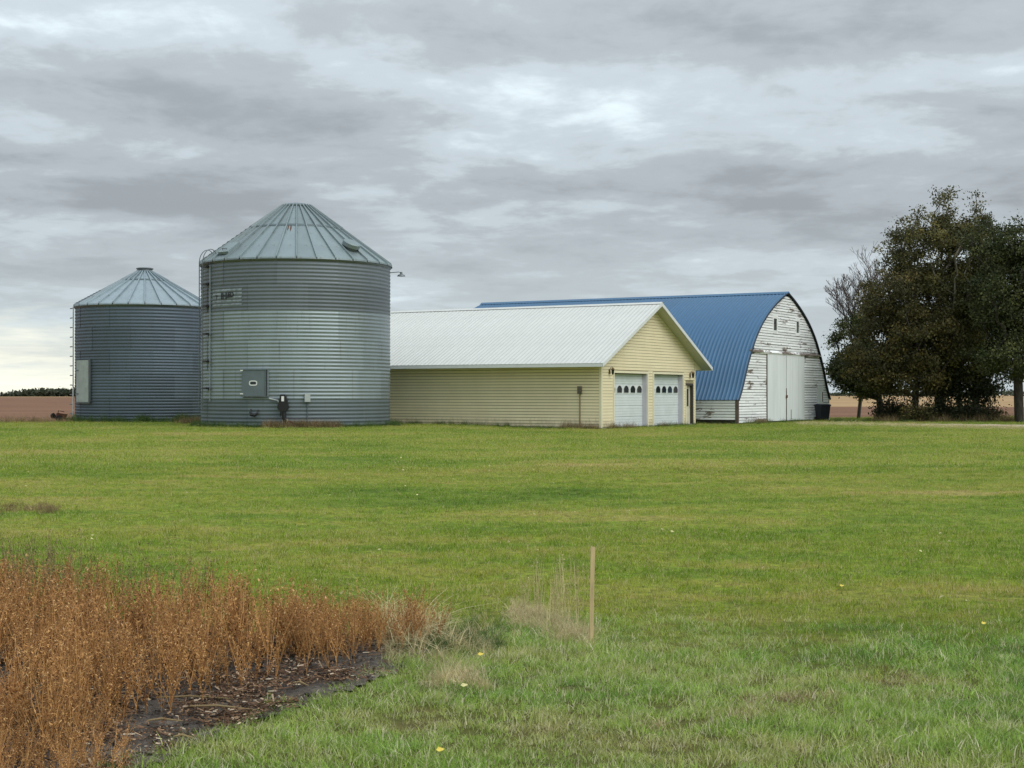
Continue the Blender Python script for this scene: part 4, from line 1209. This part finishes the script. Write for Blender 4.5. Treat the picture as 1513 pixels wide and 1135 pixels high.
def in_blobs(blobs, n, seed, shell=0.35):
    """random points in ellipsoids (cx,cy,cz,rx,ry,rz), thinned by a noise so the crown has gaps"""
    r = random.Random(seed); out = []; vol = [b[3] * b[4] * b[5] for b in blobs]; tot = sum(vol)
    for b, v_ in zip(blobs, vol):
        k = max(4, int(n * v_ / tot)); c = 0; tries = 0
        while c < k and tries < k * 30:
            tries += 1
            d = Vector((r.gauss(0, 1), r.gauss(0, 1), r.gauss(0, 1))).normalized(); t = (shell + (1 - shell) * r.random()) ** 0.6 * (0.90 + 0.2 * r.random())
            p = Vector((b[0] + d.x * b[3] * t, b[1] + d.y * b[4] * t, b[2] + d.z * b[5] * t))
            if mnoise.noise(p * 0.75 + Vector((seed, 0, 0))) < -0.22: continue
            out.append(p); c += 1
    return out

bark = N('furrowed_bark'); n_ = bark.noise(bark.vec('obj', (6, 6, 1)), 3, 5, 0.7); bark.bump(n_, 0.03)
MT['bark'] = bark.done(bark.ramp(n_, [(0.35, (0.030, 0.026, 0.022)), (0.65, (0.085, 0.075, 0.062))]), 0.95, 0, 0.1)
bark = N('pale_bark'); n_ = bark.noise(bark.vec('obj', (6, 6, 1)), 3, 5, 0.7)
MT['bark_pale'] = bark.done(bark.ramp(n_, [(0.35, (0.10, 0.09, 0.07)), (0.65, (0.24, 0.22, 0.18))]), 0.95, 0, 0.1)
MT['twig'] = dull('grey_brown_twigs', (0.12, 0.095, 0.08), 0.9, 0.2)
def leafmat(name, a, b, c, k=2.1):
    a, b, c = [tuple(q * k for q in t) for t in (a, b, c)]
    return solid_leaf(name, [(0, a), (0.55, b), (1, c)], 0.22, 0.6)
MT['leaf_olive'] = leafmat('olive_brown_leaves', (0.018, 0.019, 0.007), (0.045, 0.044, 0.015), (0.125, 0.105, 0.034))
MT['leaf_mid'] = leafmat('mid_olive_green_leaves', (0.018, 0.022, 0.008), (0.042, 0.050, 0.016), (0.095, 0.10, 0.032))
MT['leaf_brown'] = leafmat('brown_tinged_leaves', (0.020, 0.020, 0.008), (0.048, 0.045, 0.015), (0.130, 0.098, 0.032))
MT['leaf_green'] = leafmat('dark_green_leaves', (0.013, 0.018, 0.007), (0.030, 0.037, 0.013), (0.072, 0.075, 0.025))
MT['leaf_dark'] = leafmat('very_dark_leaves', (0.008, 0.012, 0.006), (0.018, 0.024, 0.009), (0.045, 0.04, 0.016))

def tree(label, px, d, stem_top, blobs, ntip, per, spread, size, lmat, bmat, seed, r_base=0.26, nm='broadleaf_tree', group=None, lean=(0, 0), extra=0):
    x = gx(px, d); z0 = float(terrain(x, d)) - 0.05
    T = thing(nm, label, 'tree', (x, d, z0), 0, group)
    B = [(gx(b[0], d) - x, b[1], EYE + (583 - b[2]) * d / 2150 , b[3] * d / 2150, b[3] * d / 2150 * 0.8, b[4] * d / 2150) for b in blobs]
    tips = in_blobs(B, ntip, seed)
    nodes, par, tp = grow((0, 0, 0), tips, 10, seed, stem_top, lean)
    branch_mesh('trunk', nodes, par, 0.012 if per else 0.010, r_base, bmat, T, 0.5 if per else 0.62)
    if per:
        leaf_mesh('crown', [list(nodes[i]) for i in tp], per, spread, size, lmat, T, seed)
    return T
# blobs: photo column, depth offset, row, half width, half height -- the survey of each crown
tree('tallest dark olive tree of the grove with a pointed top', 1388, 88.0, 10.8,
     [(1408, 0, 328, 50, 54), (1385, 0, 372, 86, 60), (1440, 0, 372, 48, 52), (1370, -.3, 445, 88, 62), (1430, .3, 440, 62, 52), (1385, 0, 525, 85, 62)],
     1150, 66, 0.25, 0.16, MT['leaf_olive'], MT['bark_pale'], 3, 0.30)
tree('brownish leafy tree at the middle left of the grove', 1353, 85.5, 6.8,
     [(1325, 0, 445, 55, 48), (1350, 0, 500, 72, 52), (1300, 0, 525, 55, 52), (1340, 0, 560, 62, 26)],
     700, 66, 0.27, 0.16, MT['leaf_brown'], MT['bark'], 5, 0.20)
tree('low rounded tree at the left end of the grove beside the barn', 1302, 95.0, 4.6,
     [(1256, 0, 520, 32, 44), (1280, 0, 545, 42, 44), (1264, 0, 480, 22, 26), (1242, 0, 556, 19, 28)],
     480, 72, 0.26, 0.155, MT['leaf_mid'], MT['bark'], 7, 0.20, lean=(-0.5, 0))
# the bare tree: forking twigs
def bare_tree(label, px, d, h, seed):
    r = random.Random(seed); x = gx(px, d); T = thing('bare_tree', label, 'tree', (x, d, -0.05))
    nodes = [Vector((0, 0, 0))]; par = [-1]
    def go(i, dr, L, lev):
        n = 3 if lev < 3 else 2
        for k in range(n):
            dr = (dr + Vector((r.gauss(0, .07), r.gauss(0, .07), 0.05))).normalized()
            nodes.append(nodes[i] + dr * (L / n)); par.append(i); i = len(nodes) - 1
            if lev >= 1 and lev < 5 and r.random() < 0.75:
                a = r.uniform(0, 6.28); sp_ = Vector((math.cos(a), math.sin(a), 0.5)).normalized()
                go(i, (dr * 0.75 + sp_ * 0.8).normalized(), L * r.uniform(0.42, 0.62), max(lev + 1, 3))
        if lev < 7 and L > 0.17:
            for k in range(3 if lev < 2 else 2):
                a = r.uniform(0, 6.28); sp_ = Vector((math.cos(a), math.sin(a), 0.15))
                go(i, (dr + sp_ * r.uniform(0.35, 0.75)).normalized(), L * r.uniform(0.60, 0.80), lev + 1)
    go(0, Vector((-0.03, 0, 1)), h, 0)
    zt = max(n.z for n in nodes); up_ = [n for n in nodes if n.z > 0.45 * zt]
    xm = sum(n.x for n in up_) / len(up_); xw = sorted(abs(n.x - xm) for n in up_)[int(len(up_) * 0.96)]; kx = 1.95 / xw; kz = 11.7 / zt
    nodes = [Vector(((n.x - xm * min(1, n.z / (0.4 * zt))) * kx, n.y * kx, n.z * kz)) for n in nodes]
    branch_mesh('trunk', nodes, par, 0.008, 0.13, MT['twig'], T, 0.55)
bare_tree('bare thin-branched tree behind the left side of the grove', 1268, 97.0, 3.75, 6)
tree('dark green tree standing between the tallest tree and the right edge', 1442, 90.0, 7.6,
     [(1450, 0, 440, 55, 60), (1470, 0, 500, 55, 45), (1430, 0, 530, 45, 40), (1475, 0, 395, 35, 40), (1465, 0, 560, 34, 20)],
     700, 66, 0.29, 0.165, MT['leaf_green'], MT['bark'], 11, 0.22)
tree('spreading green tree at the right edge with a leaning trunk', 1506, 83.5, 7.2,
     [(1505, 0, 365, 45, 46), (1540, 0, 390, 60, 60), (1495, 0, 440, 66, 60), (1545, 0, 480, 70, 55), (1490, -.5, 525, 62, 34), (1450, .5, 350, 28, 34), (1585, 0, 430, 50, 60)],
     950, 66, 0.29, 0.165, MT['leaf_green'], MT['bark'], 13, 0.27, lean=(-0.35, 0))
tree('small dark tree among the trunks below the tallest tree', 1418, 87.0, 3.8,
     [(1415, 0, 560, 40, 28), (1445, 0, 575, 32, 24), (1395, 0, 570, 30, 24)],
     130, 50, 0.33, 0.19, MT['leaf_dark'], MT['bark'], 17, 0.13)

def shrub(label, px, d, hw, h, seed, lmat, per=30, tips=70, size=0.15, spread=0.24):
    x = gx(px, d); z0 = float(terrain(x, d)); T = thing('shrub', label, 'shrub', (x, d, z0 - 0.03), 0, 'undergrowth below the grove of trees')
    r = random.Random(seed); nodes = [Vector((0, 0, 0))]; par = [-1]; tp = []
    for i in range(tips):
        p = Vector((r.uniform(-1, 1) * hw, r.uniform(-1, 1) * hw * 0.6, 0)); top = p + Vector((r.gauss(0, .15), r.gauss(0, .15), h * r.uniform(0.35, 1.05) * (1 - 0.45 * (p.x / hw) ** 2)))
        prev = 0; base = p * 0.55
        for k in range(4):
            t = (k + 1) / 4
            nodes.append(base.lerp(top, t) + Vector((r.gauss(0, .03), r.gauss(0, .03), 0))); par.append(prev if k else 0); prev = len(nodes) - 1
            if k > 0: tp.append(prev)
    branch_mesh('stems', nodes, par, 0.008, 0.05, MT['bark'], T)
    leaf_mesh('foliage', [list(nodes[i]) for i in tp], per // 3, spread, size, lmat, T, seed)
    return T
shrub('dark shrub at the left foot of the grove', 1318, 86.3, 0.95, 1.45, 21, MT['leaf_dark'], 33, 80)
shrub('dark shrub with reddish stems between two trunks', 1352, 84.6, 0.8, 1.05, 22, MT['leaf_brown'], 27, 60)
shrub('wide very dark shrub in front of the tallest trunk', 1392, 85.8, 1.2, 1.35, 23, MT['leaf_dark'], 33, 100)
shrub('low dark shrub right of the tallest trunk', 1428, 85.0, 1.0, 1.15, 24, MT['leaf_dark'], 33, 80)
shrub('thin brownish shrub at the right foot of the grove', 1458, 86.6, 0.8, 1.25, 25, MT['leaf_brown'], 24, 50)

# ---------- far treelines
def far_wood(name, label, x0, x1, y, h, n, seed, spikes=4):
    r = random.Random(seed); cs = []
    for i in range(n):
        t = r.random(); x = x0 + (x1 - x0) * t
        env = h * (0.55 + 0.35 * mnoise.noise(Vector((x * 0.02, seed, 0))) + 0.25 * mnoise.noise(Vector((x * 0.09, seed, 5)))) * min(1, t * 5 + 0.25)
        cs.append((x, y + r.uniform(-15, 15), r.uniform(0.2, 1) * env))
    for i in range(spikes):
        x = x0 + (x1 - x0) * r.uniform(0.3, 0.85)
        for k in range(26):
            q = k / 26; cs.append((x + r.gauss(0, 1.5 * (1 - q)), y, h * 1.25 * q))
    o = leaf_mesh(name, cs, 12, 1.6, 2.6, MT['far_leaf'], None, seed)
    return tag(o, label, 'trees', None, 'stuff')
MT['far_leaf'] = leafmat('distant_dark_hazed_tree_mass', (0.02, 0.026, 0.016), (0.035, 0.042, 0.026), (0.055, 0.06, 0.036))  # distance haze put into the leaf colours: lifted a little, low contrast
far_wood('far_trees', 'dark distant line of trees on the horizon at the left', gx(8, 1150), gx(330, 1150), 1150, 8.5, 900, 31)
far_wood('far_trees', 'thin distant line of trees on the horizon at the right', gx(1205, 1500), gx(1700, 1500), 1500, 6.5, 500, 33, 0)

# ================================================================== soybeans, residue, weeds
def plant_proto(name, h, nb, npod, mat, seed, rad=0.0022, podw=0.0085, podl=0.042, spread=0.16):
    r = random.Random(seed); V = []; Fc = []; A = []
    def stick(a, b, r0, r1, val):
        a = Vector(a); b = Vector(b); d = (b - a).normalized(); u = d.cross(Vector((0.2, 1, 0.1))).normalized(); w = d.cross(u); k = len(V)
        for p, q in ((a, r0), (b, r1)):
            for s_ in range(3):
                t = 2.094 * s_; V.append(p + (u * math.cos(t) + w * math.sin(t)) * q); A.append(val)
        for s_ in range(3): Fc.append((k + s_, k + (s_ + 1) % 3, k + 3 + (s_ + 1) % 3, k + 3 + s_))
    def pod(p, d, L, w, val):
        p = Vector(p); d = Vector(d).normalized(); u = d.cross(Vector((0.3, 0.2, 1))).normalized(); q = d.cross(u); k = len(V)
        m = p + d * L * 0.5
        for x_ in (p, m + u * w, m + q * w * 0.6, m - u * w, m - q * w * 0.6, p + d * L): V.append(x_); A.append(val)
        for i in range(4):
            a, b = 1 + i, 1 + (i + 1) % 4
            Fc.append((k, k + a, k + b, k + b)); Fc.append((k + 5, k + b, k + a, k + a))
    stems = []
    top = Vector((r.gauss(0, 0.03), r.gauss(0, 0.03), h)); stems.append((Vector((0, 0, 0)), top))
    for i in range(nb):
        z0 = r.uniform(0.05, 0.45) * h; p0 = top * (z0 / h); a = r.uniform(0, 6.28); L = r.uniform(0.3, 0.75) * h
        s_ = spread * r.uniform(0.4, 1.3)
        p1 = p0 + Vector((math.cos(a) * L * s_ * 2.2, math.sin(a) * L * s_ * 2.2, min(L, h * 1.05 - z0)))
        stems.append((p0, p1))
    for a, b in stems:
        m = a.lerp(b, 0.5) + Vector((r.gauss(0, .01), r.gauss(0, .01), 0)); v_ = r.uniform(0.3, 0.85)
        stick(a, m, rad, rad * 0.8, v_); stick(m, b, rad * 0.8, rad * 0.4, v_)
        for k in range(max(2, int(npod / len(stems)))):
            t = r.uniform(0.12, 1.0); p = a.lerp(m, t * 2) if t < 0.5 else m.lerp(b, t * 2 - 1)
            an = r.uniform(0, 6.28); pod(p, (math.cos(an), math.sin(an), r.uniform(-0.9, 1.6)), podl * r.uniform(0.6, 1.15), podw * r.uniform(0.6, 1.1), r.random())
    # degenerate quads stand for triangles
    me = bpy.data.meshes.new(name)
    me.from_pydata([tuple(v) for v in V], [], [tuple(dict.fromkeys(f)) for f in Fc]); me.materials.append(mat)
    a_ = me.attributes.new('rnd', 'FLOAT', 'POINT'); a_.data.foreach_set('value', A)
    return me

stand = [(-0.58, 9.15), (-0.80, 8.75), (-0.98, 8.40), (-1.20, 8.05), (-1.55, 7.55), (-1.85, 7.0), (-1.95, 6.3), (-2.05, 5.6), (-7, 3.2), (-9, 11.9), (-4.5, 10.75), (-2.9, 10.05), (-2.0, 9.65), (-1.35, 9.5), (-0.8, 9.55)]
def fill(poly, dens, jitter=None):
    P = np.array(poly); x0, y0 = P.min(0); x1, y1 = P.max(0); n = int((x1 - x0) * (y1 - y0) * dens)
    x = rng.uniform(x0, x1, n); y = rng.uniform(y0, y1, n); ok = inside(poly, x, y); x, y = x[ok], y[ok]
    return np.stack([x, y, terrain(x, y)], 1)
soyc = proto_collection('soybean_plant', [plant_proto('soybean_plant', random.uniform(0.40, 0.50), 8, 84, MT['soy'], 100 + i, 0.0020, 0.0044, 0.026, 0.20) for i in range(9)])
P = fill(stand, 100); P = P[P[:, 0] > -6.2]
# plants stand in drilled rows, with thin spots
nz_v = np.array([mnoise.noise(Vector((a * 1.7, b * 1.7, 2))) for a, b, _ in P]); P = P[nz_v > -0.34 + 0.1 * rng.random(len(P))]
row = (P[:, 0] * 0.55 - P[:, 1] * 0.835); P = P[rng.random(len(P)) < np.where(np.abs((row / 0.38) % 1 - 0.5) < 0.30, 1.0, 0.50)]
sc_ = rng.uniform(0.82, 1.12, len(P)); dist_tip = np.clip((-0.4 - P[:, 0]) / 1.3, 0, 1); sc_ *= 0.62 + 0.38 * dist_tip
near = P[:, 1] < 6.2; sc_[near] *= 0.55
scatter('soybean_stand', P, sc_, rots(len(P), 0.10), soyc, 9, 'dense stand of dry orange-brown soybean plants at the lower left')
tip = [(-0.42, 9.4), (-0.52, 9.1), (-0.72, 8.85), (-1.0, 8.55), (-1.5, 8.6), (-1.5, 9.55), (-0.9, 9.6)]
P = fill(tip, 130)
scatter('soybean_tip', P, rng.uniform(0.5, 0.85, len(P)), rots(len(P), 0.14), soyc, 9, 'shorter thinning soybean plants at the right tip of the stand')
# low broken plants and litter at the near corner
near_poly = [(-2.4, 4.4), (-1.62, 5.2), (-1.62, 6.1), (-1.90, 7.2), (-4.5, 7.4), (-5, 4.2)]
P = fill(near_poly, 120)
scatter('broken_soybeans', P, rng.uniform(0.3, 0.62, len(P)), rots(len(P), 0.4), soyc, 9, 'low broken soybean plants in the near left corner')
# dark seed-headed weeds along the far edge of the stand
wd = proto_collection('dark_weed', [plant_proto('dark_weed', random.uniform(0.44, 0.60), 3, 46, MT['weed_dark'], 200 + i, 0.0016, 0.005, 0.018, 0.08) for i in range(7)])
back = [(-8.5, 12.4), (-8.5, 10.9), (-4.4, 10.2), (-2.9, 9.7), (-1.95, 9.25), (-1.9, 9.9), (-2.9, 10.6), (-4.6, 11.6)]
P = fill(back, 80); P = P[rng.random(len(P)) < np.clip(0.25 + (-P[:, 0] - 1.5) * 0.35, 0.2, 1)]
scatter('dark_weeds', P, rng.uniform(0.7, 1.1, len(P)), rots(len(P), 0.1), wd, 7, 'thin dark seed-headed weeds along the far edge of the soybeans')
# crop litter on the bare soil
def chips(name, n, mat, seed):
    r = np.random.default_rng(seed); V = []; Fc = []; A = []
    for i in range(n):
        c = r.normal(0, 0.07, 2); a = r.uniform(0, 6.28); L = r.choice([0.012, 0.025, 0.06], p=[.55, .37, .08]) * r.uniform(.6, 1.4); w = 0.003 + 0.006 * r.random()
        z = 0.012 + 0.02 * r.random(); ti = r.normal(0, 0.25); k = len(V); dx_, dy_ = math.cos(a), math.sin(a)
        for s_, t_ in ((-1, -1), (1, -1), (1, 1), (-1, 1)):
            V.append((c[0] + dx_ * L / 2 * s_ - dy_ * w / 2 * t_, c[1] + dy_ * L / 2 * s_ + dx_ * w / 2 * t_, z + ti * L / 2 * s_ + (0.004 if t_ > 0 else 0)))
        A += [r.random()] * 4; Fc.append((k, k + 1, k + 2, k + 3))
    me = fast_mesh(name, V, Fc, mat); a_ = me.attributes.new('rnd', 'FLOAT', 'POINT'); a_.data.foreach_set('value', np.array(A, np.float32)); return me
ch = proto_collection('litter', [chips('litter', 44, MT['residue'], 300 + i) for i in range(6)])
P = fill(soil_poly, 130); P = P[P[:, 0] > -5]; nv = np.array([mnoise.noise(Vector((a * 2.5, b * 2.5, 8))) for a, b, _ in P]); P = P[nv > -0.15]; P[:, 2] += 0.012
scatter('crop_litter', P, rng.uniform(0.5, 1.2, len(P)), rots(len(P), 0.1), ch, 6, 'broken stems and husks littering the dark soil')
# clods
def clod(seed):
    r = random.Random(seed); V = []; 
    base = [(1, 0, 0), (-1, 0, 0), (0, 1, 0), (0, -1, 0), (0, 0, 0.7), (0, 0, -0.5)]
    V = [Vector(b) * 0.02 * r.uniform(0.6, 1.4) for b in base]
    me = mesh('clod', V, [(4, 0, 2), (4, 2, 1), (4, 1, 3), (4, 3, 0), (5, 2, 0), (5, 1, 2), (5, 3, 1), (5, 0, 3)], MT['soil']); return me
cc = proto_collection('clod', [clod(i) for i in range(5)])
P = fill(soil_poly, 160); P = P[(P[:, 0] > -3.5)]; P[:, 2] += 0.015
scatter('soil_clods', P, rng.uniform(0.3, 1.5, len(P)), rots(len(P), 0.5), cc, 5, 'dark crumbly clods of soil beside the soybeans')
# the larger pale stalks lying on the soil
for (px, py, L, ang, lb) in ((292, 1040, 0.42, 0.06, 'longest pale dry stalk lying on the dark soil near the soybeans'),
                             (330, 1056, 0.34, -0.1, 'thin pale stalk on the dark soil, just nearer than the longest one'),
                             (244, 1076, 0.16, 0.15, 'short thick pale husk piece on the soil at the left'),
                             (445, 1023, 0.10, -0.5, 'pale curled husk on the soil near the middle of the bare strip'),
                             (272, 1104, 0.09, 0.0, 'small white husk on the soil close to the near grass edge')):
    d = EYE * 2150 / (py - 583); x = gx(px, d)
    o = M().tube([(-L / 2, 0, 0.0), (-L * 0.1, 0.006, 0.008), (L / 2, 0, -0.004)], [0.004, 0.006, 0.003], 6).build('dry_stalk', MT['husk'] if 'husk' in MT else MT['weed_tan'])
    o.location = (x, d, float(terrain(x, d)) + 0.045); o.rotation_euler = (0, 0.02, ang); tag(o, lb, 'stalk')

# dry grass clump at the stake
dg = proto_collection('dry_grass_tuft', [blades('dry_grass_tuft', 60, 0.10, 0.08, 0.22, 0.0062, 2.4, MT['weed_tan'], 3) for _ in range(5)])
pts = []
for i in range(150):
    t = random.random(); px = 755 + 118 * t; py = 905 + 34 * t + random.gauss(0, 9) + 8
    d = EYE * 2150 / (py - 583); x = gx(px, d); pts.append((x, d, float(terrain(x, d))))
scatter('dry_grass', pts, rng.uniform(0.28, 0.62, len(pts)), rots(len(pts), 0.45), dg, 5, 'matted clump of pale dry grass at the foot of the stake')
tall = proto_collection('tall_dry_stem', [plant_proto('tall_dry_stem', 0.42, 1, 16, MT['weed_tan'], 400 + i, 0.0024, 0.0045, 0.02, 0.05) for i in range(5)])
pts = []
for i in range(34):
    px = random.choice((random.gauss(795, 16), random.gauss(820, 24), random.uniform(765, 858))); py = 915 + (px - 760) * 0.12 + random.gauss(0, 6)
    d = EYE * 2150 / (py - 583); x = gx(px, d); pts.append((x, d, 0.0))
scatter('tall_dry_stems', pts, rng.uniform(0.55, 1.12, len(pts)), rots(len(pts), 0.07), tall, 5, 'thin upright dry seed stems rising from the clump beside the stake')
# grey-green and tan rough growth off the tip of the soybeans
mixw = proto_collection('tip_weed', [blades('tip_weed', 45, 0.10, 0.08, 0.24, 0.005, 0.9, MT['weed_green'] if i % 3 else MT['weed_tan'], 3) for i in range(6)])
pts = []
for i in range(230):
    px = random.uniform(560, 740); py = 958 + (px - 600) * -0.08 + random.gauss(0, 14); d = EYE * 2150 / (py - 583); x = gx(px, d)
    pts.append((x, d, float(terrain(x, d))))
scatter('edge_weeds', pts, rng.uniform(0.25, 0.62, len(pts)), rots(len(pts), 0.25), mixw, 6, 'grey-green and tan weeds between the soybean tip and the stake')
pts = []
for i in range(26):
    px = random.gauss(672, 26); py = 1015 + random.gauss(0, 10); d = EYE * 2150 / (py - 583); x = gx(px, d); pts.append((x, d, float(terrain(x, d))))
scatter('dry_grass', pts, rng.uniform(0.4, 0.7, len(pts)), rots(len(pts), 0.3), dg, 5, 'small reddish tan patch of dry grass nearer than the edge weeds')

pts = []
for i in range(20):
    px = random.gauss(612, 20); py = 944 + random.gauss(0, 12); d = EYE * 2150 / (py - 583); x = gx(px, d); pts.append((x, d, float(terrain(x, d))))
scatter('straw_fringe', pts, rng.uniform(0.7, 1.4, len(pts)), rots(len(pts), 0.2), dg, 5, 'straw coloured grass leaning at the right tip of the soybeans')
pts = []
for i in range(90):
    t = random.random(); px = 950 + 400 * t + random.gauss(0, 20); py = 1078 - 75 * t + random.gauss(0, 7); d = EYE * 2150 / (py - 583); x = gx(px, d)
    if mnoise.noise(Vector((x * 3, d * 3, 1))) > -0.1: pts.append((x, d, float(terrain(x, d))))
wk = proto_collection('worn_tuft', [blades('worn_tuft', 50, 0.10, 0.03, 0.08, 0.006, 1.4, MT['weed_tan'] if _ % 2 else MT['weed_dark'], 2) for _ in range(4)])
scatter('worn_grass', pts, rng.uniform(0.35, 0.8, len(pts)), rots(len(pts), 0.3), wk, 4, 'worn brownish streak running through the rough grass at the lower right')
# weeds round the buildings
bw = proto_collection('base_weed', [blades('base_weed', 60, 0.22, 0.10, 0.42, 0.012, 0.7, MT['weed_green'], 3) for _ in range(4)])
rw = proto_collection('brown_base_weed', [blades('brown_base_weed', 60, 0.22, 0.08, 0.40, 0.010, 0.8, MT['weed_dark'], 3) for _ in range(4)])
def base_weeds(label, pts, coll, smin, smax):
    pts = [(x, y, float(terrain(x, y)) - 0.02) for x, y in pts]
    scatter('base_weeds', pts, rng.uniform(smin, smax, len(pts)), rots(len(pts), 0.2), coll, 4, label)
def arc(cx, cy, r, a0, a1, n, j=0.12):
    out = []; th0 = math.atan2(-cy, -cx)
    for i in range(n):
        a = th0 + R(random.uniform(a0, a1)); rr = r + abs(random.gauss(0, j)); out.append((cx + rr * math.cos(a), cy + rr * math.sin(a)))
    return out
base_weeds('lush dark green weeds along the foot of the small grain bin', arc(-20.2, 80, RS + 0.25, -75, 75, 110), bw, 0.75, 1.5)
base_weeds('taller dark green clumps against the small bin near its middle', arc(-20.2, 80, RS + 0.2, -3, 3, 10) + arc(-20.2, 80, RS + 0.2, 24, 32, 14), bw, 1.1, 1.7)
base_weeds('short mixed weeds along the foot of the large grain bin', arc(-10.15, 68.5, RB + 0.25, -80, 80, 170), bw, 0.5, 1.05)
base_weeds('brown dead weeds in front of the unloader on the large bin', arc(-10.15, 68.5, RB + 0.35, -16, 22, 110), rw, 0.7, 1.4)
base_weeds('reddish dead weeds between the two grain bins', [(gx(random.gauss(288, 10), 74), 74 + random.uniform(-1.5, 1)) for _ in range(30)], rw, 0.8, 1.6)
cG, sG = math.cos(R(60.2)), math.sin(R(60.2))
def gl(a, b, ox=4.13, oy=67.5): return (ox + a * cG - b * sG, oy + a * sG + b * cG)
base_weeds('dark weeds at the near corner of the garage', [gl(-0.2 - abs(random.gauss(0, .12)), random.uniform(0.0, 2.0)) for _ in range(26)] , rw, 0.6, 1.25)
base_weeds('thin green weeds along the long wall of the garage', [gl(-0.2 - abs(random.gauss(0, .12)), random.uniform(0, 17)) for _ in range(120)], bw, 0.35, 0.8)
base_weeds('weeds growing in front of the garage doors', [gl(random.uniform(0, 10.5), -0.25 - abs(random.gauss(0, .15))) for _ in range(70)], bw, 0.3, 0.75)
base_weeds('brown weed stems in front of the overhead doors', [gl(random.choice((random.gauss(2.6, .7), random.gauss(6.6, .5), random.gauss(0.6, .3))), -0.35) for _ in range(22)], rw, 0.6, 1.3)
base_weeds('weeds along the foot of the barn front', [gl(random.uniform(0, 12.5), -0.3 - abs(random.gauss(0, .2)), 12.0, 77.45) for _ in range(60)], bw, 0.4, 0.9)
base_weeds('brown weeds at the left end of the barn front', [gl(random.gauss(2.6, 0.9), -0.35, 12.0, 77.45) for _ in range(26)], rw, 0.7, 1.25)
base_weeds('shaded weeds below the rotten side wall of the barn', [gl(-0.25 - abs(random.gauss(0, .2)), random.uniform(0, 9), 12.0, 77.45) for _ in range(40)], bw, 0.4, 0.9)
base_weeds('tall dry weeds at the field edge left of the bins', [(gx(random.uniform(-60, 108), 77), 76.5 + random.uniform(-1.5, 1.5)) for _ in range(90)], rw, 0.6, 1.4)
base_weeds('brown weeds below the trees at the field edge', [(gx(random.uniform(1290, 1500), 86), 85.5 + random.uniform(-1.5, 1.5)) for _ in range(140)], rw, 0.7, 1.9)
base_weeds('green weeds below the trees at the lawn edge', [(gx(random.uniform(1230, 1560), 84), 84.0 + random.uniform(-1.5, 2.5)) for _ in range(120)], bw, 0.4, 0.9)
# dry yellowed grass beside the drive
dgf = proto_collection('dry_verge_tuft', [blades('dry_verge_tuft', 50, 0.35, 0.03, 0.09, 0.014, 1.0, MT['weed_tan'], 1) for _ in range(4)])
pts = []
for i in range(1500):
    px = random.uniform(1180, 1560); d = 80.5 - (px - 1180) * 0.031 + random.gauss(-1.0, 1.9); x = gx(px, d)
    if inside(drive_poly, np.array([x]), np.array([d]))[0] and random.random() < 0.8: continue
    pts.append((x, d, float(terrain(x, d))))
scatter('dry_drive_verge', pts, rng.uniform(0.5, 1.1, len(pts)), rots(len(pts), 0.2), dgf, 4, 'yellowed dry grass along the edge of the gravel drive')
pts = [(gx(px_, d_), d_, float(terrain(gx(px_, d_), d_))) for px_, d_ in [(random.uniform(-20, 92), 20.2 + random.gauss(0, 0.5)) for _ in range(60)]]
scatter('dead_grass_patch', pts, rng.uniform(0.15, 0.38, len(pts)), rots(len(pts), 0.3), rw, 4, 'brown dead patch in the lawn at the far left')

# fallen leaves on the lawn
lv = mesh('fallen_leaf', [(-0.030, 0, 0.0), (-0.012, 0.022, 0.010), (0.018, 0.020, 0.004), (0.036, 0, 0.010), (0.015, -0.021, 0.012), (-0.014, -0.020, 0.0)],
          [(0, 1, 2, 5), (2, 3, 4, 5)], dull('pale_yellow_dead_leaf', (0.50, 0.46, 0.22), 0.85, 0.25, rndv=0.35))
ly = mesh('fallen_leaf', [(-0.035, 0, 0.0), (-0.012, 0.026, 0.014), (0.018, 0.024, 0.004), (0.042, 0, 0.012), (0.015, -0.026, 0.016), (-0.014, -0.024, 0.0)],
          [(0, 1, 2, 5), (2, 3, 4, 5)], dull('bright_yellow_leaf', (0.66, 0.52, 0.08), 0.6, 0.1))
for i in range(150):
    d = 7.5 + 34 * random.random() ** 1.4; px = random.uniform(20, 1500); x = gx(px, d)
    if inside(soil_poly, np.array([x]), np.array([d]))[0] or d > 46: continue
    o = put('fallen_leaf', lv, None, (x, d, float(terrain(x, d)) + 0.050), (random.gauss(0, .3), random.gauss(0, .3), random.uniform(0, 6.28)))
    s_ = random.uniform(0.22, 0.55) * (1 + d * 0.02); o.scale = (s_, s_, s_)
    tag(o, 'small pale fallen leaf lying on the lawn', 'leaf', 'pale fallen leaves')
for px, py, lb in ((1452, 935, 'bright yellow leaf on the grass at the right'), (710, 987, 'bright yellow leaf in the rough grass below the stake'), (650, 1128, 'yellow leaf in the grass at the bottom edge'), (1243, 880, 'yellow leaf on the lawn right of the stake')):
    d = EYE * 2150 / (py - 583); x = gx(px, d)
    o = put('fallen_leaf', ly, None, (x, d, float(terrain(x, d)) + 0.07), (0.5, 0.1, 0.4)); o.scale = (0.5,) * 3
    tag(o, lb, 'leaf')
